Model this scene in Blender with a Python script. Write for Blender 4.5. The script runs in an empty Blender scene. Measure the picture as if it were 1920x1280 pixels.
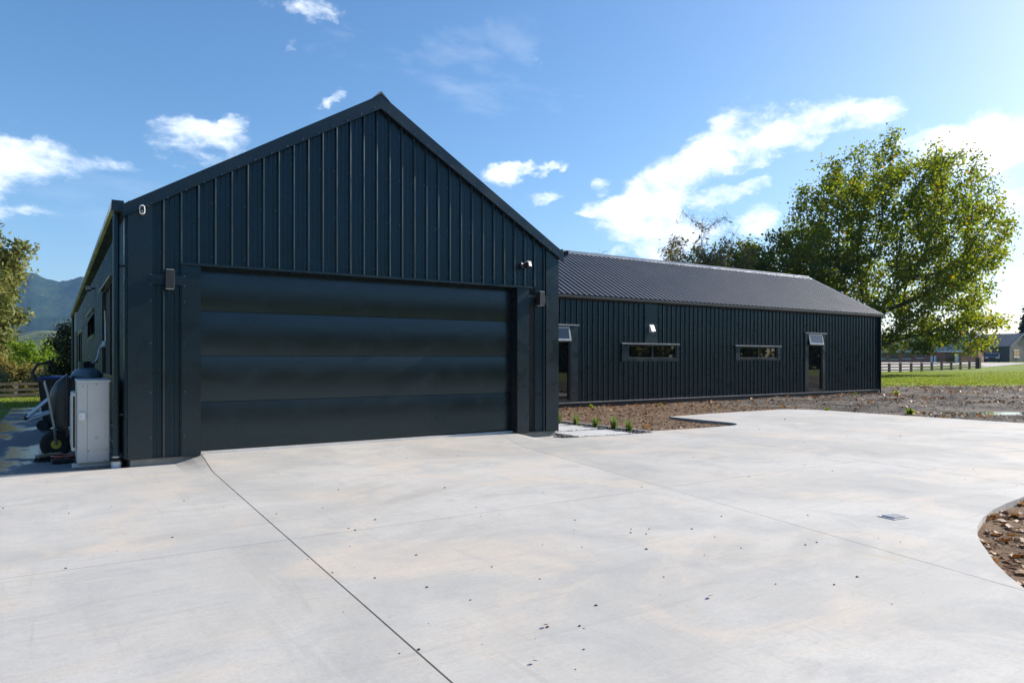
import bpy, bmesh, math, random
import numpy as np
from mathutils import Vector, Matrix, noise as mnoise

# ------------------------------------------------------------------ camera, sky, sun, exposure
scene = bpy.context.scene
col = scene.collection
R = math.radians
cam_data = bpy.data.cameras.new("camera")
cam = bpy.data.objects.new("camera", cam_data)
col.objects.link(cam)
YAW = math.atan(858 / 1310)
cam.location = (0, 0, 1.30)
cam.rotation_euler = (R(90), 0, -YAW)
cam_data.sensor_width = 36.0
cam_data.lens = 36.0 * 1310 / 1920
cam_data.shift_y = 34 / 1920
cam_data.clip_start = 0.05
cam_data.clip_end = 20000
scene.camera = cam

SUN_EL, SUN_AZ = R(29), R(-6.5)            # azimuth measured from +X towards +Y
sun_dir = Vector((math.cos(SUN_EL) * math.cos(SUN_AZ), math.cos(SUN_EL) * math.sin(SUN_AZ), math.sin(SUN_EL)))
sl = bpy.data.lights.new("sun", 'SUN')
sl.energy = 5.0
sl.angle = R(0.53)
sl.color = (1.0, 0.95, 0.88)
so = bpy.data.objects.new("sun", sl)
so.rotation_euler = sun_dir.to_track_quat('Z', 'Y').to_euler()
so.location = (30, -3, 25)
col.objects.link(so)

vs = scene.view_settings
vs.view_transform = 'Standard'
vs.look = 'None'
vs.gamma = 1.0
vs.use_curve_mapping = False
vs.exposure = 0.95
cy = scene.cycles
cy.use_denoising = True
cy.use_adaptive_sampling = False
cy.max_bounces = 6
cy.diffuse_bounces = 3
cy.glossy_bounces = 3
cy.transmission_bounces = 4
cy.transparent_max_bounces = 8
cy.volume_bounces = 0
cy.caustics_reflective = False
cy.caustics_refractive = False

FW = Vector((math.sin(YAW), math.cos(YAW), 0))
RT = Vector((math.cos(YAW), -math.sin(YAW), 0))


def look(px, py):
    """world direction of a bearing in the sky (used only to say where the clouds hang)"""
    return (FW + RT * ((px - 960) / 1310) + Vector((0, 0, (674 - py) / 1310))).normalized()


def build_world():
    w = bpy.data.worlds.new("World")
    scene.world = w
    w.use_nodes = True
    nt = w.node_tree
    nt.nodes.clear()
    N, L = nt.nodes.new, nt.links.new
    out = N('ShaderNodeOutputWorld')
    bg = N('ShaderNodeBackground')
    bg.inputs['Strength'].default_value = 0.094
    L(bg.outputs[0], out.inputs[0])
    sky = N('ShaderNodeTexSky')
    sky.sky_type = 'NISHITA'
    sky.sun_disc = False
    sky.sun_elevation = SUN_EL
    sky.sun_rotation = R(90) - SUN_AZ
    sky.altitude = 50
    sky.air_density = 1.0
    sky.dust_density = 1.0
    sky.ozone_density = 3.0
    hs = N('ShaderNodeHueSaturation')
    hs.inputs['Saturation'].default_value = 1.20
    hs.inputs['Value'].default_value = 1.0
    L(sky.outputs[0], hs.inputs['Color'])
    tc = N('ShaderNodeTexCoord')

    def m(op, a, b=None, clamp=False):
        n = N('ShaderNodeMath')
        n.operation = op
        n.use_clamp = clamp
        for i, v in enumerate((a, b)):
            if v is None:
                continue
            if isinstance(v, (int, float)):
                n.inputs[i].default_value = v
            else:
                L(v, n.inputs[i])
        return n.outputs[0]

    def vm(op, a, b=None):
        n = N('ShaderNodeVectorMath')
        n.operation = op
        for i, v in enumerate((a, b)):
            if v is None:
                continue
            if isinstance(v, (tuple, Vector)):
                n.inputs[i].default_value = tuple(v)
            else:
                L(v, n.inputs[i])
        return n

    def noise(vec, scale, detail, rough=0.55, dist=0.0):
        n = N('ShaderNodeTexNoise')
        n.inputs['Scale'].default_value = scale
        n.inputs['Detail'].default_value = detail
        n.inputs['Roughness'].default_value = rough
        n.inputs['Distortion'].default_value = dist
        L(vec, n.inputs['Vector'])
        return n
    d = tc.outputs['Generated']
    sq = vm('MULTIPLY', d, (1, 1, 1.7)).outputs[0]
    n1 = noise(sq, 13.0, 8.0, 0.66, 0.25)
    wob = vm('SUBTRACT', noise(sq, 8.0, 6.0, .6).outputs['Color'], (0.5, 0.5, 0.5))
    wv = N('ShaderNodeVectorMath')
    wv.operation = 'MULTIPLY_ADD'
    L(wob.outputs[0], wv.inputs[0])
    wv.inputs[1].default_value = (0.16, 0.16, 0.10)
    L(d, wv.inputs[2])
    dd = wv.outputs[0]
    # clouds: bearing, half width, half height (radians), tilt, strength
    blobs = [(385, 258, .075, .034, 8, .85), (440, 232, .040, .022, 18, .8), (30, 300, .070, .036, 0, .72), (165, 305, .060, .020, 0, .50),
             (560, 18, .040, .013, 0, .62), (545, 90, .02, .012, 40, .42), (962, 333, .036, .017, 18, .95), (1030, 315, .020, .008, 30, .8),
             (1005, 378, .025, .010, 0, .52), (1150, 385, .045, .018, 6, .85), (1235, 352, .070, .036, 22, .98), (1215, 415, .060, .040, 0, 1.0),
             (1275, 430, .065, .034, 0, .98), (1230, 465, .05, .018, 0, .85), (1345, 275, .070, .034, 34, .95), (1455, 250, .080, .030, 6, .92),
             (1590, 222, .070, .020, 10, .85), (1430, 408, .036, .026, 0, 1.0), (1375, 350, .055, .014, 8, .72), (1830, 280, .080, .038, -4, 1.15),
             (1900, 378, .045, .024, 10, .85), (1770, 262, .05, .020, 0, .85), (1000, 120, .012, .012, 50, .48), (1105, 352, .022, .010, 0, .55),
             (635, 182, .022, .008, 10, .46), (1130, 465, .03, .010, 0, .7), (60, 395, .04, .010, 0, .42),
             (2250, 330, .14, .05, 4, 1.0), (2700, 250, .16, .06, 0, .9), (-350, 330, .16, .05, 0, .9)]
    tot = None
    for (px, py, hw, hh, tilt, st) in blobs:
        c = look(px, py)
        e1 = Vector((c.y, -c.x, 0)).normalized()
        e2 = e1.cross(c).normalized()
        t = R(tilt)
        a1, a2 = e1 * math.cos(t) + e2 * math.sin(t), e2 * math.cos(t) - e1 * math.sin(t)
        a = vm('DOT_PRODUCT', dd, a1 / hw).outputs['Value']
        b = vm('DOT_PRODUCT', dd, a2 / hh).outputs['Value']
        r2 = m('ADD', m('MULTIPLY', a, a), m('MULTIPLY', b, b))
        g = m('GREATER_THAN', vm('DOT_PRODUCT', d, c).outputs['Value'], 0.0)
        v = m('MULTIPLY', m('SUBTRACT', 1.0, m('MULTIPLY', r2, .62), True), g)
        v = m('MULTIPLY', v, st)
        tot = v if tot is None else m('MAXIMUM', tot, v)
    dens = m('ADD', m('MULTIPLY', tot, 1.15), m('MULTIPLY', m('SUBTRACT', n1.outputs['Fac'], 0.5), 3.5))
    dens = m('MULTIPLY', dens, m('MULTIPLY', tot, 3.0, True))
    mr = N('ShaderNodeMapRange')
    mr.interpolation_type = 'SMOOTHSTEP'
    mr.inputs['From Min'].default_value = 0.15
    mr.inputs['From Max'].default_value = 1.45
    L(dens, mr.inputs['Value'])
    # thin wisps everywhere in the sky
    n3 = noise(vm('MULTIPLY', d, (1, 1, 2.6)).outputs[0], 3.0, 6.0, 0.6, 0.4)
    wi = N('ShaderNodeMapRange')
    wi.inputs['From Min'].default_value = 0.60
    wi.inputs['From Max'].default_value = 0.95
    wi.inputs['To Max'].default_value = 0.35
    L(n3.outputs['Fac'], wi.inputs['Value'])
    fac = m('MAXIMUM', mr.outputs[0], wi.outputs[0])
    shade = N('ShaderNodeMapRange')
    shade.inputs['From Min'].default_value = 0.3
    shade.inputs['From Max'].default_value = 0.75
    L(noise(vm('MULTIPLY', d, (1, 1, 1.3)).outputs[0], 7.0, 4.0).outputs['Fac'], shade.inputs['Value'])
    cc = N('ShaderNodeMix')
    cc.data_type = 'RGBA'
    cc.inputs['A'].default_value = (7.4, 7.9, 8.6, 1)
    cc.inputs['B'].default_value = (9.4, 9.4, 9.3, 1)
    L(shade.outputs[0], cc.inputs['Factor'])
    mx = N('ShaderNodeMix')
    mx.data_type = 'RGBA'
    L(fac, mx.inputs['Factor'])
    L(hs.outputs[0], mx.inputs['A'])
    L(cc.outputs['Result'], mx.inputs['B'])
    L(mx.outputs['Result'], bg.inputs['Color'])
    w.cycles.sampling_method = 'MANUAL'
    w.cycles.sample_map_resolution = 512


build_world()

# ------------------------------------------------------------------ helpers
rng = np.random.default_rng(7)
random.seed(7)


def nz(x, y, s, seed=0.0):
    return mnoise.noise(Vector((x * s + seed, y * s - seed, seed * .37)))


def fbm(x, y, s, seed=0.0, o=4):
    v, a = 0.0, 0.5
    for i in range(o):
        v += a * nz(x, y, s, seed + i * 7.3)
        a *= .5
        s *= 2.1
    return v


class MB:
    def __init__(s):
        s.v, s.f = [], []

    def add(s, vs_, fs_):
        o = len(s.v)
        s.v += [tuple(p) for p in vs_]
        s.f += [tuple(i + o for i in f) for f in fs_]
        return s

    def box(s, x0, x1, y0, y1, z0, z1, M=None):
        p = [(x0, y0, z0), (x1, y0, z0), (x1, y1, z0), (x0, y1, z0), (x0, y0, z1), (x1, y0, z1), (x1, y1, z1), (x0, y1, z1)]
        if M is not None:
            p = [M @ Vector(q) for q in p]
        return s.add(p, [(0, 3, 2, 1), (4, 5, 6, 7), (0, 1, 5, 4), (1, 2, 6, 5), (2, 3, 7, 6), (3, 0, 4, 7)])

    def bar(s, a, b, w, h, up=(0, 0, 1)):
        a, b = Vector(a), Vector(b)
        d = (b - a).normalized()
        u = Vector(up)
        if abs(d.dot(u)) > .99:
            u = Vector((1, 0, 0))
        r = d.cross(u).normalized() * (w / 2)
        t = r.cross(d).normalized() * (h / 2)
        p = [a - r - t, a + r - t, a + r + t, a - r + t, b - r - t, b + r - t, b + r + t, b - r + t]
        return s.add(p, [(3, 2, 1, 0), (4, 5, 6, 7), (0, 1, 5, 4), (1, 2, 6, 5), (2, 3, 7, 6), (3, 0, 4, 7)])

    def tube(s, pts, rad, n=8, cap=True):
        pts = [Vector(p) for p in pts]
        if not hasattr(rad, '__len__'):
            rad = [rad] * len(pts)
        rings = []
        pv = None
        for i, p in enumerate(pts):
            d = (pts[min(i + 1, len(pts) - 1)] - pts[max(i - 1, 0)]).normalized()
            if pv is None:
                pv = Vector((0, 0, 1)) if abs(d.z) < .9 else Vector((1, 0, 0))
            r = (pv - d * pv.dot(d)).normalized()
            pv = r
            t = d.cross(r)
            rings.append([p + (r * math.cos(2 * math.pi * k / n) + t * math.sin(2 * math.pi * k / n)) * rad[i] for k in range(n)])
        vs_ = [q for rg in rings for q in rg]
        fs_ = []
        for i in range(len(pts) - 1):
            for k in range(n):
                fs_.append((i * n + k, i * n + (k + 1) % n, (i + 1) * n + (k + 1) % n, (i + 1) * n + k))
        if cap:
            fs_.append(tuple(range(n))[::-1])
            fs_.append(tuple((len(pts) - 1) * n + k for k in range(n)))
        return s.add(vs_, fs_)

    def lathe(s, prof, c=(0, 0, 0), n=24):
        c = Vector(c)
        vs_ = [c + Vector((r * math.cos(2 * math.pi * k / n), r * math.sin(2 * math.pi * k / n), z)) for r, z in prof for k in range(n)]
        fs_ = []
        for i in range(len(prof) - 1):
            for k in range(n):
                fs_.append((i * n + k, i * n + (k + 1) % n, (i + 1) * n + (k + 1) % n, (i + 1) * n + k))
        fs_.append(tuple(range(n))[::-1])
        fs_.append(tuple((len(prof) - 1) * n + k for k in range(n)))
        return s.add(vs_, fs_)

    def prism(s, poly, ax, t0, t1):
        """poly of 2D points extruded along axis ax ('x','y','z')"""
        def P(a, b, t):
            return {'x': (t, a, b), 'y': (a, t, b), 'z': (a, b, t)}[ax]
        n = len(poly)
        vs_ = [P(a, b, t0) for a, b in poly] + [P(a, b, t1) for a, b in poly]
        fs_ = [tuple(range(n))[::-1], tuple(range(n, 2 * n))] + [(i, (i + 1) % n, n + (i + 1) % n, n + i) for i in range(n)]
        return s.add(vs_, fs_)

    def build(s, name, mat=None, parent=None, smooth=False, bevel=0.0, loc=None):
        me = bpy.data.meshes.new(name)
        me.from_pydata(s.v, [], s.f)
        bm = bmesh.new()
        bm.from_mesh(me)
        bmesh.ops.recalc_face_normals(bm, faces=bm.faces)
        if bevel:
            es = [e for e in bm.edges if len(e.link_faces) == 2 and e.calc_face_angle(0) > .6]
            bmesh.ops.bevel(bm, geom=es, offset=bevel, segments=2, affect='EDGES', profile=.5, clamp_overlap=True)
        bm.to_mesh(me)
        bm.free()
        return link(name, me, mat, parent, smooth, loc)


def link(name, me, mat=None, parent=None, smooth=False, loc=None):
    if mat is not None and not me.materials:
        me.materials.append(mat)
    if smooth:
        me.polygons.foreach_set('use_smooth', [True] * len(me.polygons))
    o = bpy.data.objects.new(name, me)
    col.objects.link(o)
    if parent is not None:
        o.parent = parent
    if loc is not None:
        o.location = loc
    return o


def empty(name, loc=(0, 0, 0), rz=0.0):
    o = bpy.data.objects.new(name, None)
    o.empty_display_size = .2
    o.location = loc
    o.rotation_euler = (0, 0, rz)
    col.objects.link(o)
    return o


def tag(o, label=None, cat=None, group=None, kind=None):
    if label:
        o['label'] = label
    if cat:
        o['category'] = cat
    if group:
        o['group'] = group
    if kind:
        o['kind'] = kind
    return o


def grid(xs, ys, zf):
    mb = MB()
    nx, ny = len(xs), len(ys)
    mb.v = [(x, y, zf(x, y)) for y in ys for x in xs]
    mb.f = [(j * nx + i, j * nx + i + 1, (j + 1) * nx + i + 1, (j + 1) * nx + i) for j in range(ny - 1) for i in range(nx - 1)]
    return mb


# ------------------------------------------------------------------ materials
def nodes_of(name):
    m = bpy.data.materials.new(name)
    m.use_nodes = True
    nt = m.node_tree
    b = nt.nodes['Principled BSDF']
    return m, nt, b


class NT:
    """short hand for node graphs"""
    def __init__(s, nt):
        s.nt = nt

    def n(s, t, **kw):
        x = s.nt.nodes.new(t)
        for k, v in kw.items():
            setattr(x, k, v)
        return x

    def L(s, a, b):
        s.nt.links.new(a, b)

    def pos(s, scale=(1, 1, 1)):
        g = s.n('ShaderNodeNewGeometry')
        v = s.n('ShaderNodeVectorMath', operation='MULTIPLY')
        s.L(g.outputs['Position'], v.inputs[0])
        v.inputs[1].default_value = scale
        return v.outputs[0]

    def noise(s, vec, scale, detail=3.0, rough=.5, dist=0.0):
        x = s.n('ShaderNodeTexNoise')
        x.inputs['Scale'].default_value = scale
        x.inputs['Detail'].default_value = detail
        x.inputs['Roughness'].default_value = rough
        x.inputs['Distortion'].default_value = dist
        s.L(vec, x.inputs['Vector'])
        return x.outputs['Fac']

    def rng(s, v, a, b, c=0.0, d=1.0):
        x = s.n('ShaderNodeMapRange')
        x.interpolation_type = 'SMOOTHSTEP'
        for k, q in (('From Min', a), ('From Max', b), ('To Min', c), ('To Max', d)):
            x.inputs[k].default_value = q
        s.L(v, x.inputs['Value'])
        return x.outputs[0]

    def mix(s, f, a, b, blend='MIX'):
        x = s.n('ShaderNodeMix', data_type='RGBA', blend_type=blend)
        if isinstance(f, (int, float)):
            x.inputs['Factor'].default_value = f
        else:
            s.L(f, x.inputs['Factor'])
        for k, q in (('A', a), ('B', b)):
            if isinstance(q, tuple):
                x.inputs[k].default_value = (*q[:3], 1)
            else:
                s.L(q, x.inputs[k])
        return x.outputs['Result']

    def math(s, op, a, b=None, clamp=False):
        x = s.n('ShaderNodeMath', operation=op, use_clamp=clamp)
        for i, v in enumerate((a, b)):
            if v is None:
                continue
            if isinstance(v, (int, float)):
                x.inputs[i].default_value = v
            else:
                s.L(v, x.inputs[i])
        return x.outputs[0]

    def bump(s, h, strength, dist):
        x = s.n('ShaderNodeBump')
        x.inputs['Strength'].default_value = strength
        x.inputs['Distance'].default_value = dist
        s.L(h, x.inputs['Height'])
        return x.outputs[0]


def plain(name, c1, c2=None, rough=.5, metal=0.0, scale=8.0, bump=0.0, bscale=None, ior=1.5, obj_rand=0.0, rvar=.08, coat=0.0):
    """paint, metal, plastic, timber: two close tones mixed by noise, uneven gloss, fine relief"""
    m, nt, b = nodes_of(name)
    q = NT(nt)
    c2 = c2 or tuple(min(1, v * 1.25) for v in c1)
    p = q.pos()
    f = q.rng(q.noise(p, scale, 5, .6), .3, .7)
    colr = q.mix(f, c1, c2)
    if obj_rand:
        oi = q.n('ShaderNodeObjectInfo')
        hv = q.n('ShaderNodeHueSaturation')
        q.L(q.rng(oi.outputs['Random'], 0, 1, 1 - obj_rand, 1 + obj_rand), hv.inputs['Value'])
        q.L(colr, hv.inputs['Color'])
        colr = hv.outputs[0]
    q.L(colr, b.inputs['Base Color'])
    q.L(q.rng(q.noise(p, scale * .6, 4, .6), .25, .75, max(.02, rough - rvar), min(1, rough + rvar)), b.inputs['Roughness'])
    b.inputs['Metallic'].default_value = metal
    b.inputs['IOR'].default_value = ior
    b.inputs['Coat Weight'].default_value = coat
    if bump:
        q.L(q.bump(q.noise(p, bscale or scale * 6, 3, .6), .6, bump), b.inputs['Normal'])
    return m


def cladding_mat(name, c1, c2, rough, ior=1.6):
    m, nt, b = nodes_of(name)
    q = NT(nt)
    p = q.pos()
    dirt = q.rng(q.noise(q.pos((6, 6, .35)), 1.0, 5, .6), .5, .8, 0, .5)
    c = q.mix(q.rng(q.noise(p, 1.2, 4), .3, .7), c1, c2)
    z = q.n('ShaderNodeSeparateXYZ')
    q.L(p, z.inputs[0])
    low = q.rng(q.math('ADD', z.outputs['Z'], q.math('MULTIPLY', q.noise(p, 5, 4), .5)), .25, 1.9, 1, 0)   # base dust, carried higher to paint in warm bounce off the ground
    c = q.mix(q.math('MULTIPLY', low, .42), c, (.048, .040, .038))
    c = q.mix(q.math('MULTIPLY', dirt, .035), c, (.09, .085, .08))
    q.L(c, b.inputs['Base Color'])
    q.L(q.rng(q.noise(p, 2.5, 5, .65), .3, .7, rough - .07, rough + .09), b.inputs['Roughness'])
    b.inputs['IOR'].default_value = ior
    b.inputs['Specular Tint'].default_value = (.38, .79, 1.0, 1)      # tint put in to make the reflected sky bluer on charcoal paint
    hh = q.noise(q.pos((1.5, 1.5, .35)), 2.0, 1)
    q.L(q.bump(hh, .35, .0010), b.inputs['Normal'])      # slight oil-canning of the sheet
    return m


M = {}
M['clad'] = cladding_mat('charcoal_cladding', (.0078, .0084, .0090), (.0100, .0106, .0112), .31, 1.52)
M['trim'] = cladding_mat('charcoal_flashing', (.0090, .0100, .0116), (.0118, .0128, .0145), .29, 1.52)
M['roof'] = plain('charcoal_roof_steel', (.026, .030, .038), (.034, .038, .046), .46, scale=2.0, bump=.0003, bscale=30, ior=1.95, rvar=.03)
M['backing'] = plain('dark_wall_wrap', (.006, .007, .008), rough=.8)
M['soffit'] = plain('dark_soffit', (.02, .021, .024), rough=.6)
M['gutter_light'] = plain('gutter_steel', (.020, .019, .018), (.026, .024, .022), .30, ior=1.6, scale=3)
M['foundation'] = plain('foundation_concrete', (.25, .25, .23), (.36, .35, .32), .85, scale=5, bump=.004, bscale=60)
M['threshold'] = plain('aluminium_threshold', (.62, .60, .57), (.72, .70, .67), .4, scale=4)
M['frame'] = plain('window_joinery', (.018, .019, .021), (.023, .024, .026), .35, scale=3)
M['glint_edge'] = plain('sun_glint_flashing', (.24, .24, .24), (.30, .30, .30), .26, ior=1.8, scale=3)  # pale tone paints the sun glint into the folded edges
M['black'] = plain('black_plastic', (.010, .010, .011), (.016, .016, .017), .45, scale=12)
M['black_metal'] = plain('black_powdercoat', (.014, .015, .017), (.02, .021, .023), .45, scale=12, bump=.0006, bscale=300)
M['white_plastic'] = plain('white_plastic', (.70, .70, .68), (.78, .78, .76), .4, scale=5)
M['grey_unit'] = plain('warm_grey_casing', (.50, .49, .45), (.56, .55, .51), .42, scale=2.5)
M['lens'] = plain('lamp_lens', (.75, .75, .72), (.82, .82, .8), .15)
M['screw'] = plain('screw_steel', (.16, .17, .18), (.25, .26, .27), .35, metal=.6)
M['pvc'] = plain('white_pvc', (.62, .64, .66), (.7, .72, .74), .4)
M['silver'] = plain('galvanised_tube', (.42, .44, .46), (.52, .54, .56), .35, metal=.8)
M['gas'] = plain('blue_grey_cylinder', (.10, .145, .185), (.13, .175, .215), .4, scale=6)
M['gas_collar'] = plain('green_collar', (.018, .035, .028), rough=.45)
M['blue'] = plain('blue_lid', (.012, .05, .26), (.016, .065, .30), .4)
M['red_hose'] = plain('red_orange_hose', (.30, .085, .055), (.38, .12, .08), .5)
M['timber_rail'] = plain('weathered_rail', (.10, .075, .052), (.17, .13, .095), .85, scale=6, bump=.004, bscale=40)
M['timber_post'] = plain('pale_post', (.26, .19, .12), (.36, .28, .19), .85, scale=5, bump=.004, bscale=40)
M['broom'] = plain('broom_bristle', (.012, .011, .010), rough=.9)
M['broom_wood'] = plain('broom_wood', (.24, .19, .12), (.32, .26, .17), .7)
M['yellow'] = plain('yellow_tape', (.42, .34, .03), rough=.5)
M['rubber'] = plain('rubber', (.012, .012, .012), rough=.8)


def glass_mat(name, tint, ior, rough=.012):
    m, nt, b = nodes_of(name)
    q = NT(nt)
    b.inputs['Base Color'].default_value = (*tint, 1)
    b.inputs['Roughness'].default_value = rough
    b.inputs['IOR'].default_value = ior
    q.L(q.bump(q.noise(q.pos(), 1.1, 1), .25, .004), b.inputs['Normal'])
    return m


M['glass'] = glass_mat('dark_glazing', (.006, .007, .008), 1.8)
M['glass_far'] = glass_mat('far_glazing', (.008, .009, .010), 1.6)


def door_mat():
    m, nt, b = nodes_of('garage_door_steel')
    q = NT(nt)
    p = q.pos()
    c = q.mix(q.rng(q.noise(q.pos((1, 1, 14)), 2.5, 5, .6), .3, .7), (.0072, .0076, .0078), (.0100, .0104, .0104))
    q.L(c, b.inputs['Base Color'])
    b.inputs['IOR'].default_value = 1.62
    b.inputs['Specular Tint'].default_value = (.58, .86, 1.0, 1)
    q.L(q.rng(q.noise(p, 3, 4), .3, .7, .21, .28), b.inputs['Roughness'])
    h = q.math('ADD', q.noise(p, 330, 2, .6), q.math('MULTIPLY', q.noise(p, 110, 3, .6), .7))
    q.L(q.bump(h, .5, .00030), b.inputs['Normal'])
    return m


M['door'] = door_mat()


def concrete_mat(name, base, warm_amt=1.0, wet=0.0):
    m, nt, b = nodes_of(name)
    q = NT(nt)
    p = q.pos()
    n_big = q.noise(p, .42, 5, .62, .6)
    n_mid = q.noise(p, 1.7, 6, .65, .8)
    n_fin = q.noise(p, 38, 4, .7)
    g = base
    c = q.mix(q.rng(n_big, .28, .72), tuple(v * .80 for v in g), tuple(v * 1.10 for v in g))
    c = q.mix(q.rng(n_mid, .43, .74, 0, .62), c, (g[0] * .66, g[1] * .70, g[2] * .76))            # bluish damp curing clouds
    warm = q.rng(q.noise(p, .75, 6, .6, 1.2), .46, .70, 0, .75 * warm_amt)
    c = q.mix(warm, c, (g[0] * 1.16, g[1] * 1.04, g[2] * .92))                                      # soil dust tracked over it
    # trowel sweeps: streaks in two directions
    for sc, lo, amt in (((.9, 9.0, 1), .50, .55), ((7.0, .7, 1), .52, .45), ((3.2, 14.0, 1), .52, .4)):
        c = q.mix(q.rng(q.noise(q.pos(sc), 1.1, 6, .7, .9), lo, .80, 0, amt), c, tuple(v * .64 for v in g))
    # faint tyre arcs
    for cx, cy_, sc in ((9.0, -6.5, .55), (-4.5, 16.0, .42)):
        mp = q.n('ShaderNodeMapping')
        mp.inputs['Location'].default_value = (-cx, -cy_, 0)
        q.L(p, mp.inputs['Vector'])
        w = q.n('ShaderNodeTexWave', wave_type='RINGS', rings_direction='Z')
        w.inputs['Scale'].default_value = sc
        w.inputs['Distortion'].default_value = 2.0
        w.inputs['Detail'].default_value = 3
        w.inputs['Detail Scale'].default_value = .6
        q.L(mp.outputs[0], w.inputs['Vector'])
        msk = q.rng(q.noise(p, .5, 3), .5, .72)
        c = q.mix(q.math('MULTIPLY', q.rng(w.outputs['Fac'], .72, 1.0, 0, .38), msk), c, tuple(v * .62 for v in g))
    # rusty clay smudges
    sm = q.rng(q.noise(p, 2.6, 3, .5, .5), .71, .80, 0, .55 * warm_amt)
    c = q.mix(sm, c, (g[0] * .95, g[1] * .74, g[2] * .52))
    c = q.mix(q.rng(n_fin, .3, .8, 0, .26), c, tuple(v * .55 for v in g))
    c = q.mix(q.rng(q.noise(q.pos((1, 3, 1)), 9, 5, .75), .5, .8, 0, .45), c, tuple(v * .68 for v in g))
    c = q.mix(q.rng(q.noise(p, 120, 2, .6), .66, .74, 0, .5), c, tuple(v * .35 for v in g))
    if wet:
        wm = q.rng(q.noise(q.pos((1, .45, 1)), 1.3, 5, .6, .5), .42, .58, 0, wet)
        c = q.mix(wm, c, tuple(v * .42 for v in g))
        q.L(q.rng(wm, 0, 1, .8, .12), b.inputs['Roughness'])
    else:
        q.L(q.rng(n_mid, .3, .7, .72, .88), b.inputs['Roughness'])
    oi = q.n('ShaderNodeObjectInfo')
    hv = q.n('ShaderNodeHueSaturation')
    q.L(q.rng(oi.outputs['Random'], 0, 1, .965, 1.035), hv.inputs['Value'])
    q.L(c, hv.inputs['Color'])
    q.L(hv.outputs[0], b.inputs['Base Color'])
    h = q.math('ADD', q.math('MULTIPLY', n_fin, .5), q.math('MULTIPLY', q.noise(q.pos((1, 9, 1)), 16, 3), .35))
    q.L(q.bump(h, .45, .004), b.inputs['Normal'])
    return m


M['concrete'] = concrete_mat('driveway_concrete', (.455, .433, .398))
M['concrete_side'] = concrete_mat('damp_shade_concrete', (.17, .178, .185), .0, .9)  # damp slab, base colour darkened further to paint in the house shade
M['paver'] = concrete_mat('paver_concrete', (.50, .49, .475), .5)
M['joint'] = plain('joint_dirt', (.035, .032, .028), rough=.95)


def soil_mat(name, c1, c2, c3, bump=.03):
    m, nt, b = nodes_of(name)
    q = NT(nt)
    p = q.pos()
    c = q.mix(q.rng(q.noise(p, 1.1, 6, .65, .4), .35, .68), c1, c2)
    c = q.mix(q.rng(q.noise(p, 14, 5, .7), .48, .75, 0, .7), c, c3)
    q.L(c, b.inputs['Base Color'])
    b.inputs['Roughness'].default_value = .95
    b.inputs['Specular IOR Level'].default_value = .2
    h = q.math('ADD', q.noise(p, 22, 6, .7), q.math('MULTIPLY', q.noise(p, 5, 5, .7), 1.6))
    q.L(q.bump(h, 1.0, bump), b.inputs['Normal'])
    return m


M['soil'] = soil_mat('garden_soil', (.045, .034, .025), (.085, .066, .049), (.15, .12, .092))
M['clod'] = soil_mat('soil_clod', (.125, .078, .048), (.20, .132, .083), (.27, .19, .125))


def ground_mat():
    """bare trampled soil round the building, pasture beyond it"""
    m, nt, b = nodes_of('earth_and_pasture')
    q = NT(nt)
    p = q.pos()
    s = q.n('ShaderNodeSeparateXYZ')
    q.L(p, s.inputs[0])
    X, Y = s.outputs['X'], s.outputs['Y']
    D = q.math('ADD', q.math('MULTIPLY', X, FW.x), q.math('MULTIPLY', Y, FW.y))
    wob = q.math('MULTIPLY', q.math('SUBTRACT', q.noise(p, .35, 6, .7, .5), .5), 9.0)
    mud = q.math('MULTIPLY', q.rng(q.math('ADD', D, wob), 34.2, 36.0, 1, 0), q.rng(X, .5, 1.2))
    mud = q.math('MULTIPLY', mud, q.rng(Y, -4, -2))
    # soil
    n1 = q.noise(p, .9, 6, .68, .6)
    soil = q.mix(q.rng(n1, .35, .68), (.130, .080, .048), (.215, .140, .086))
    grey = q.rng(X, 15.5, 18.5)                                     # metalled yard right of the house is greyer
    ysoil = q.mix(q.rng(q.noise(p, .55, 7, .72, .9), .36, .64), (.040, .034, .029), (.185, .158, .130))
    soil = q.mix(grey, soil, ysoil)
    soil = q.mix(q.rng(q.noise(p, 13, 5, .7), .5, .76, 0, .65), soil, (.19, .155, .12))
    # grass
    g = q.mix(q.rng(q.noise(p, .30, 6, .65, .5), .32, .68), (.135, .180, .022), (.20, .245, .032))
    g = q.mix(q.rng(q.noise(p, 3.2, 5, .7), .5, .75, 0, .6), g, (.085, .135, .016))
    dry = q.math('MULTIPLY', q.rng(D, 36, 47, 1, 0), q.rng(q.noise(p, .55, 6, .7, .4), .46, .62))
    g = q.mix(q.math('MULTIPLY', dry, .75), g, (.155, .125, .062))
    c = q.mix(mud, g, soil)
    q.L(c, b.inputs['Base Color'])
    b.inputs['Roughness'].default_value = .95
    b.inputs['Specular IOR Level'].default_value = .15
    h = q.math('ADD', q.noise(p, 18, 6, .7), q.math('MULTIPLY', q.noise(p, 4, 5, .7), 1.6))
    q.L(q.bump(h, 1.0, .035), b.inputs['Normal'])
    return m


M['ground'] = ground_mat()


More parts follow.
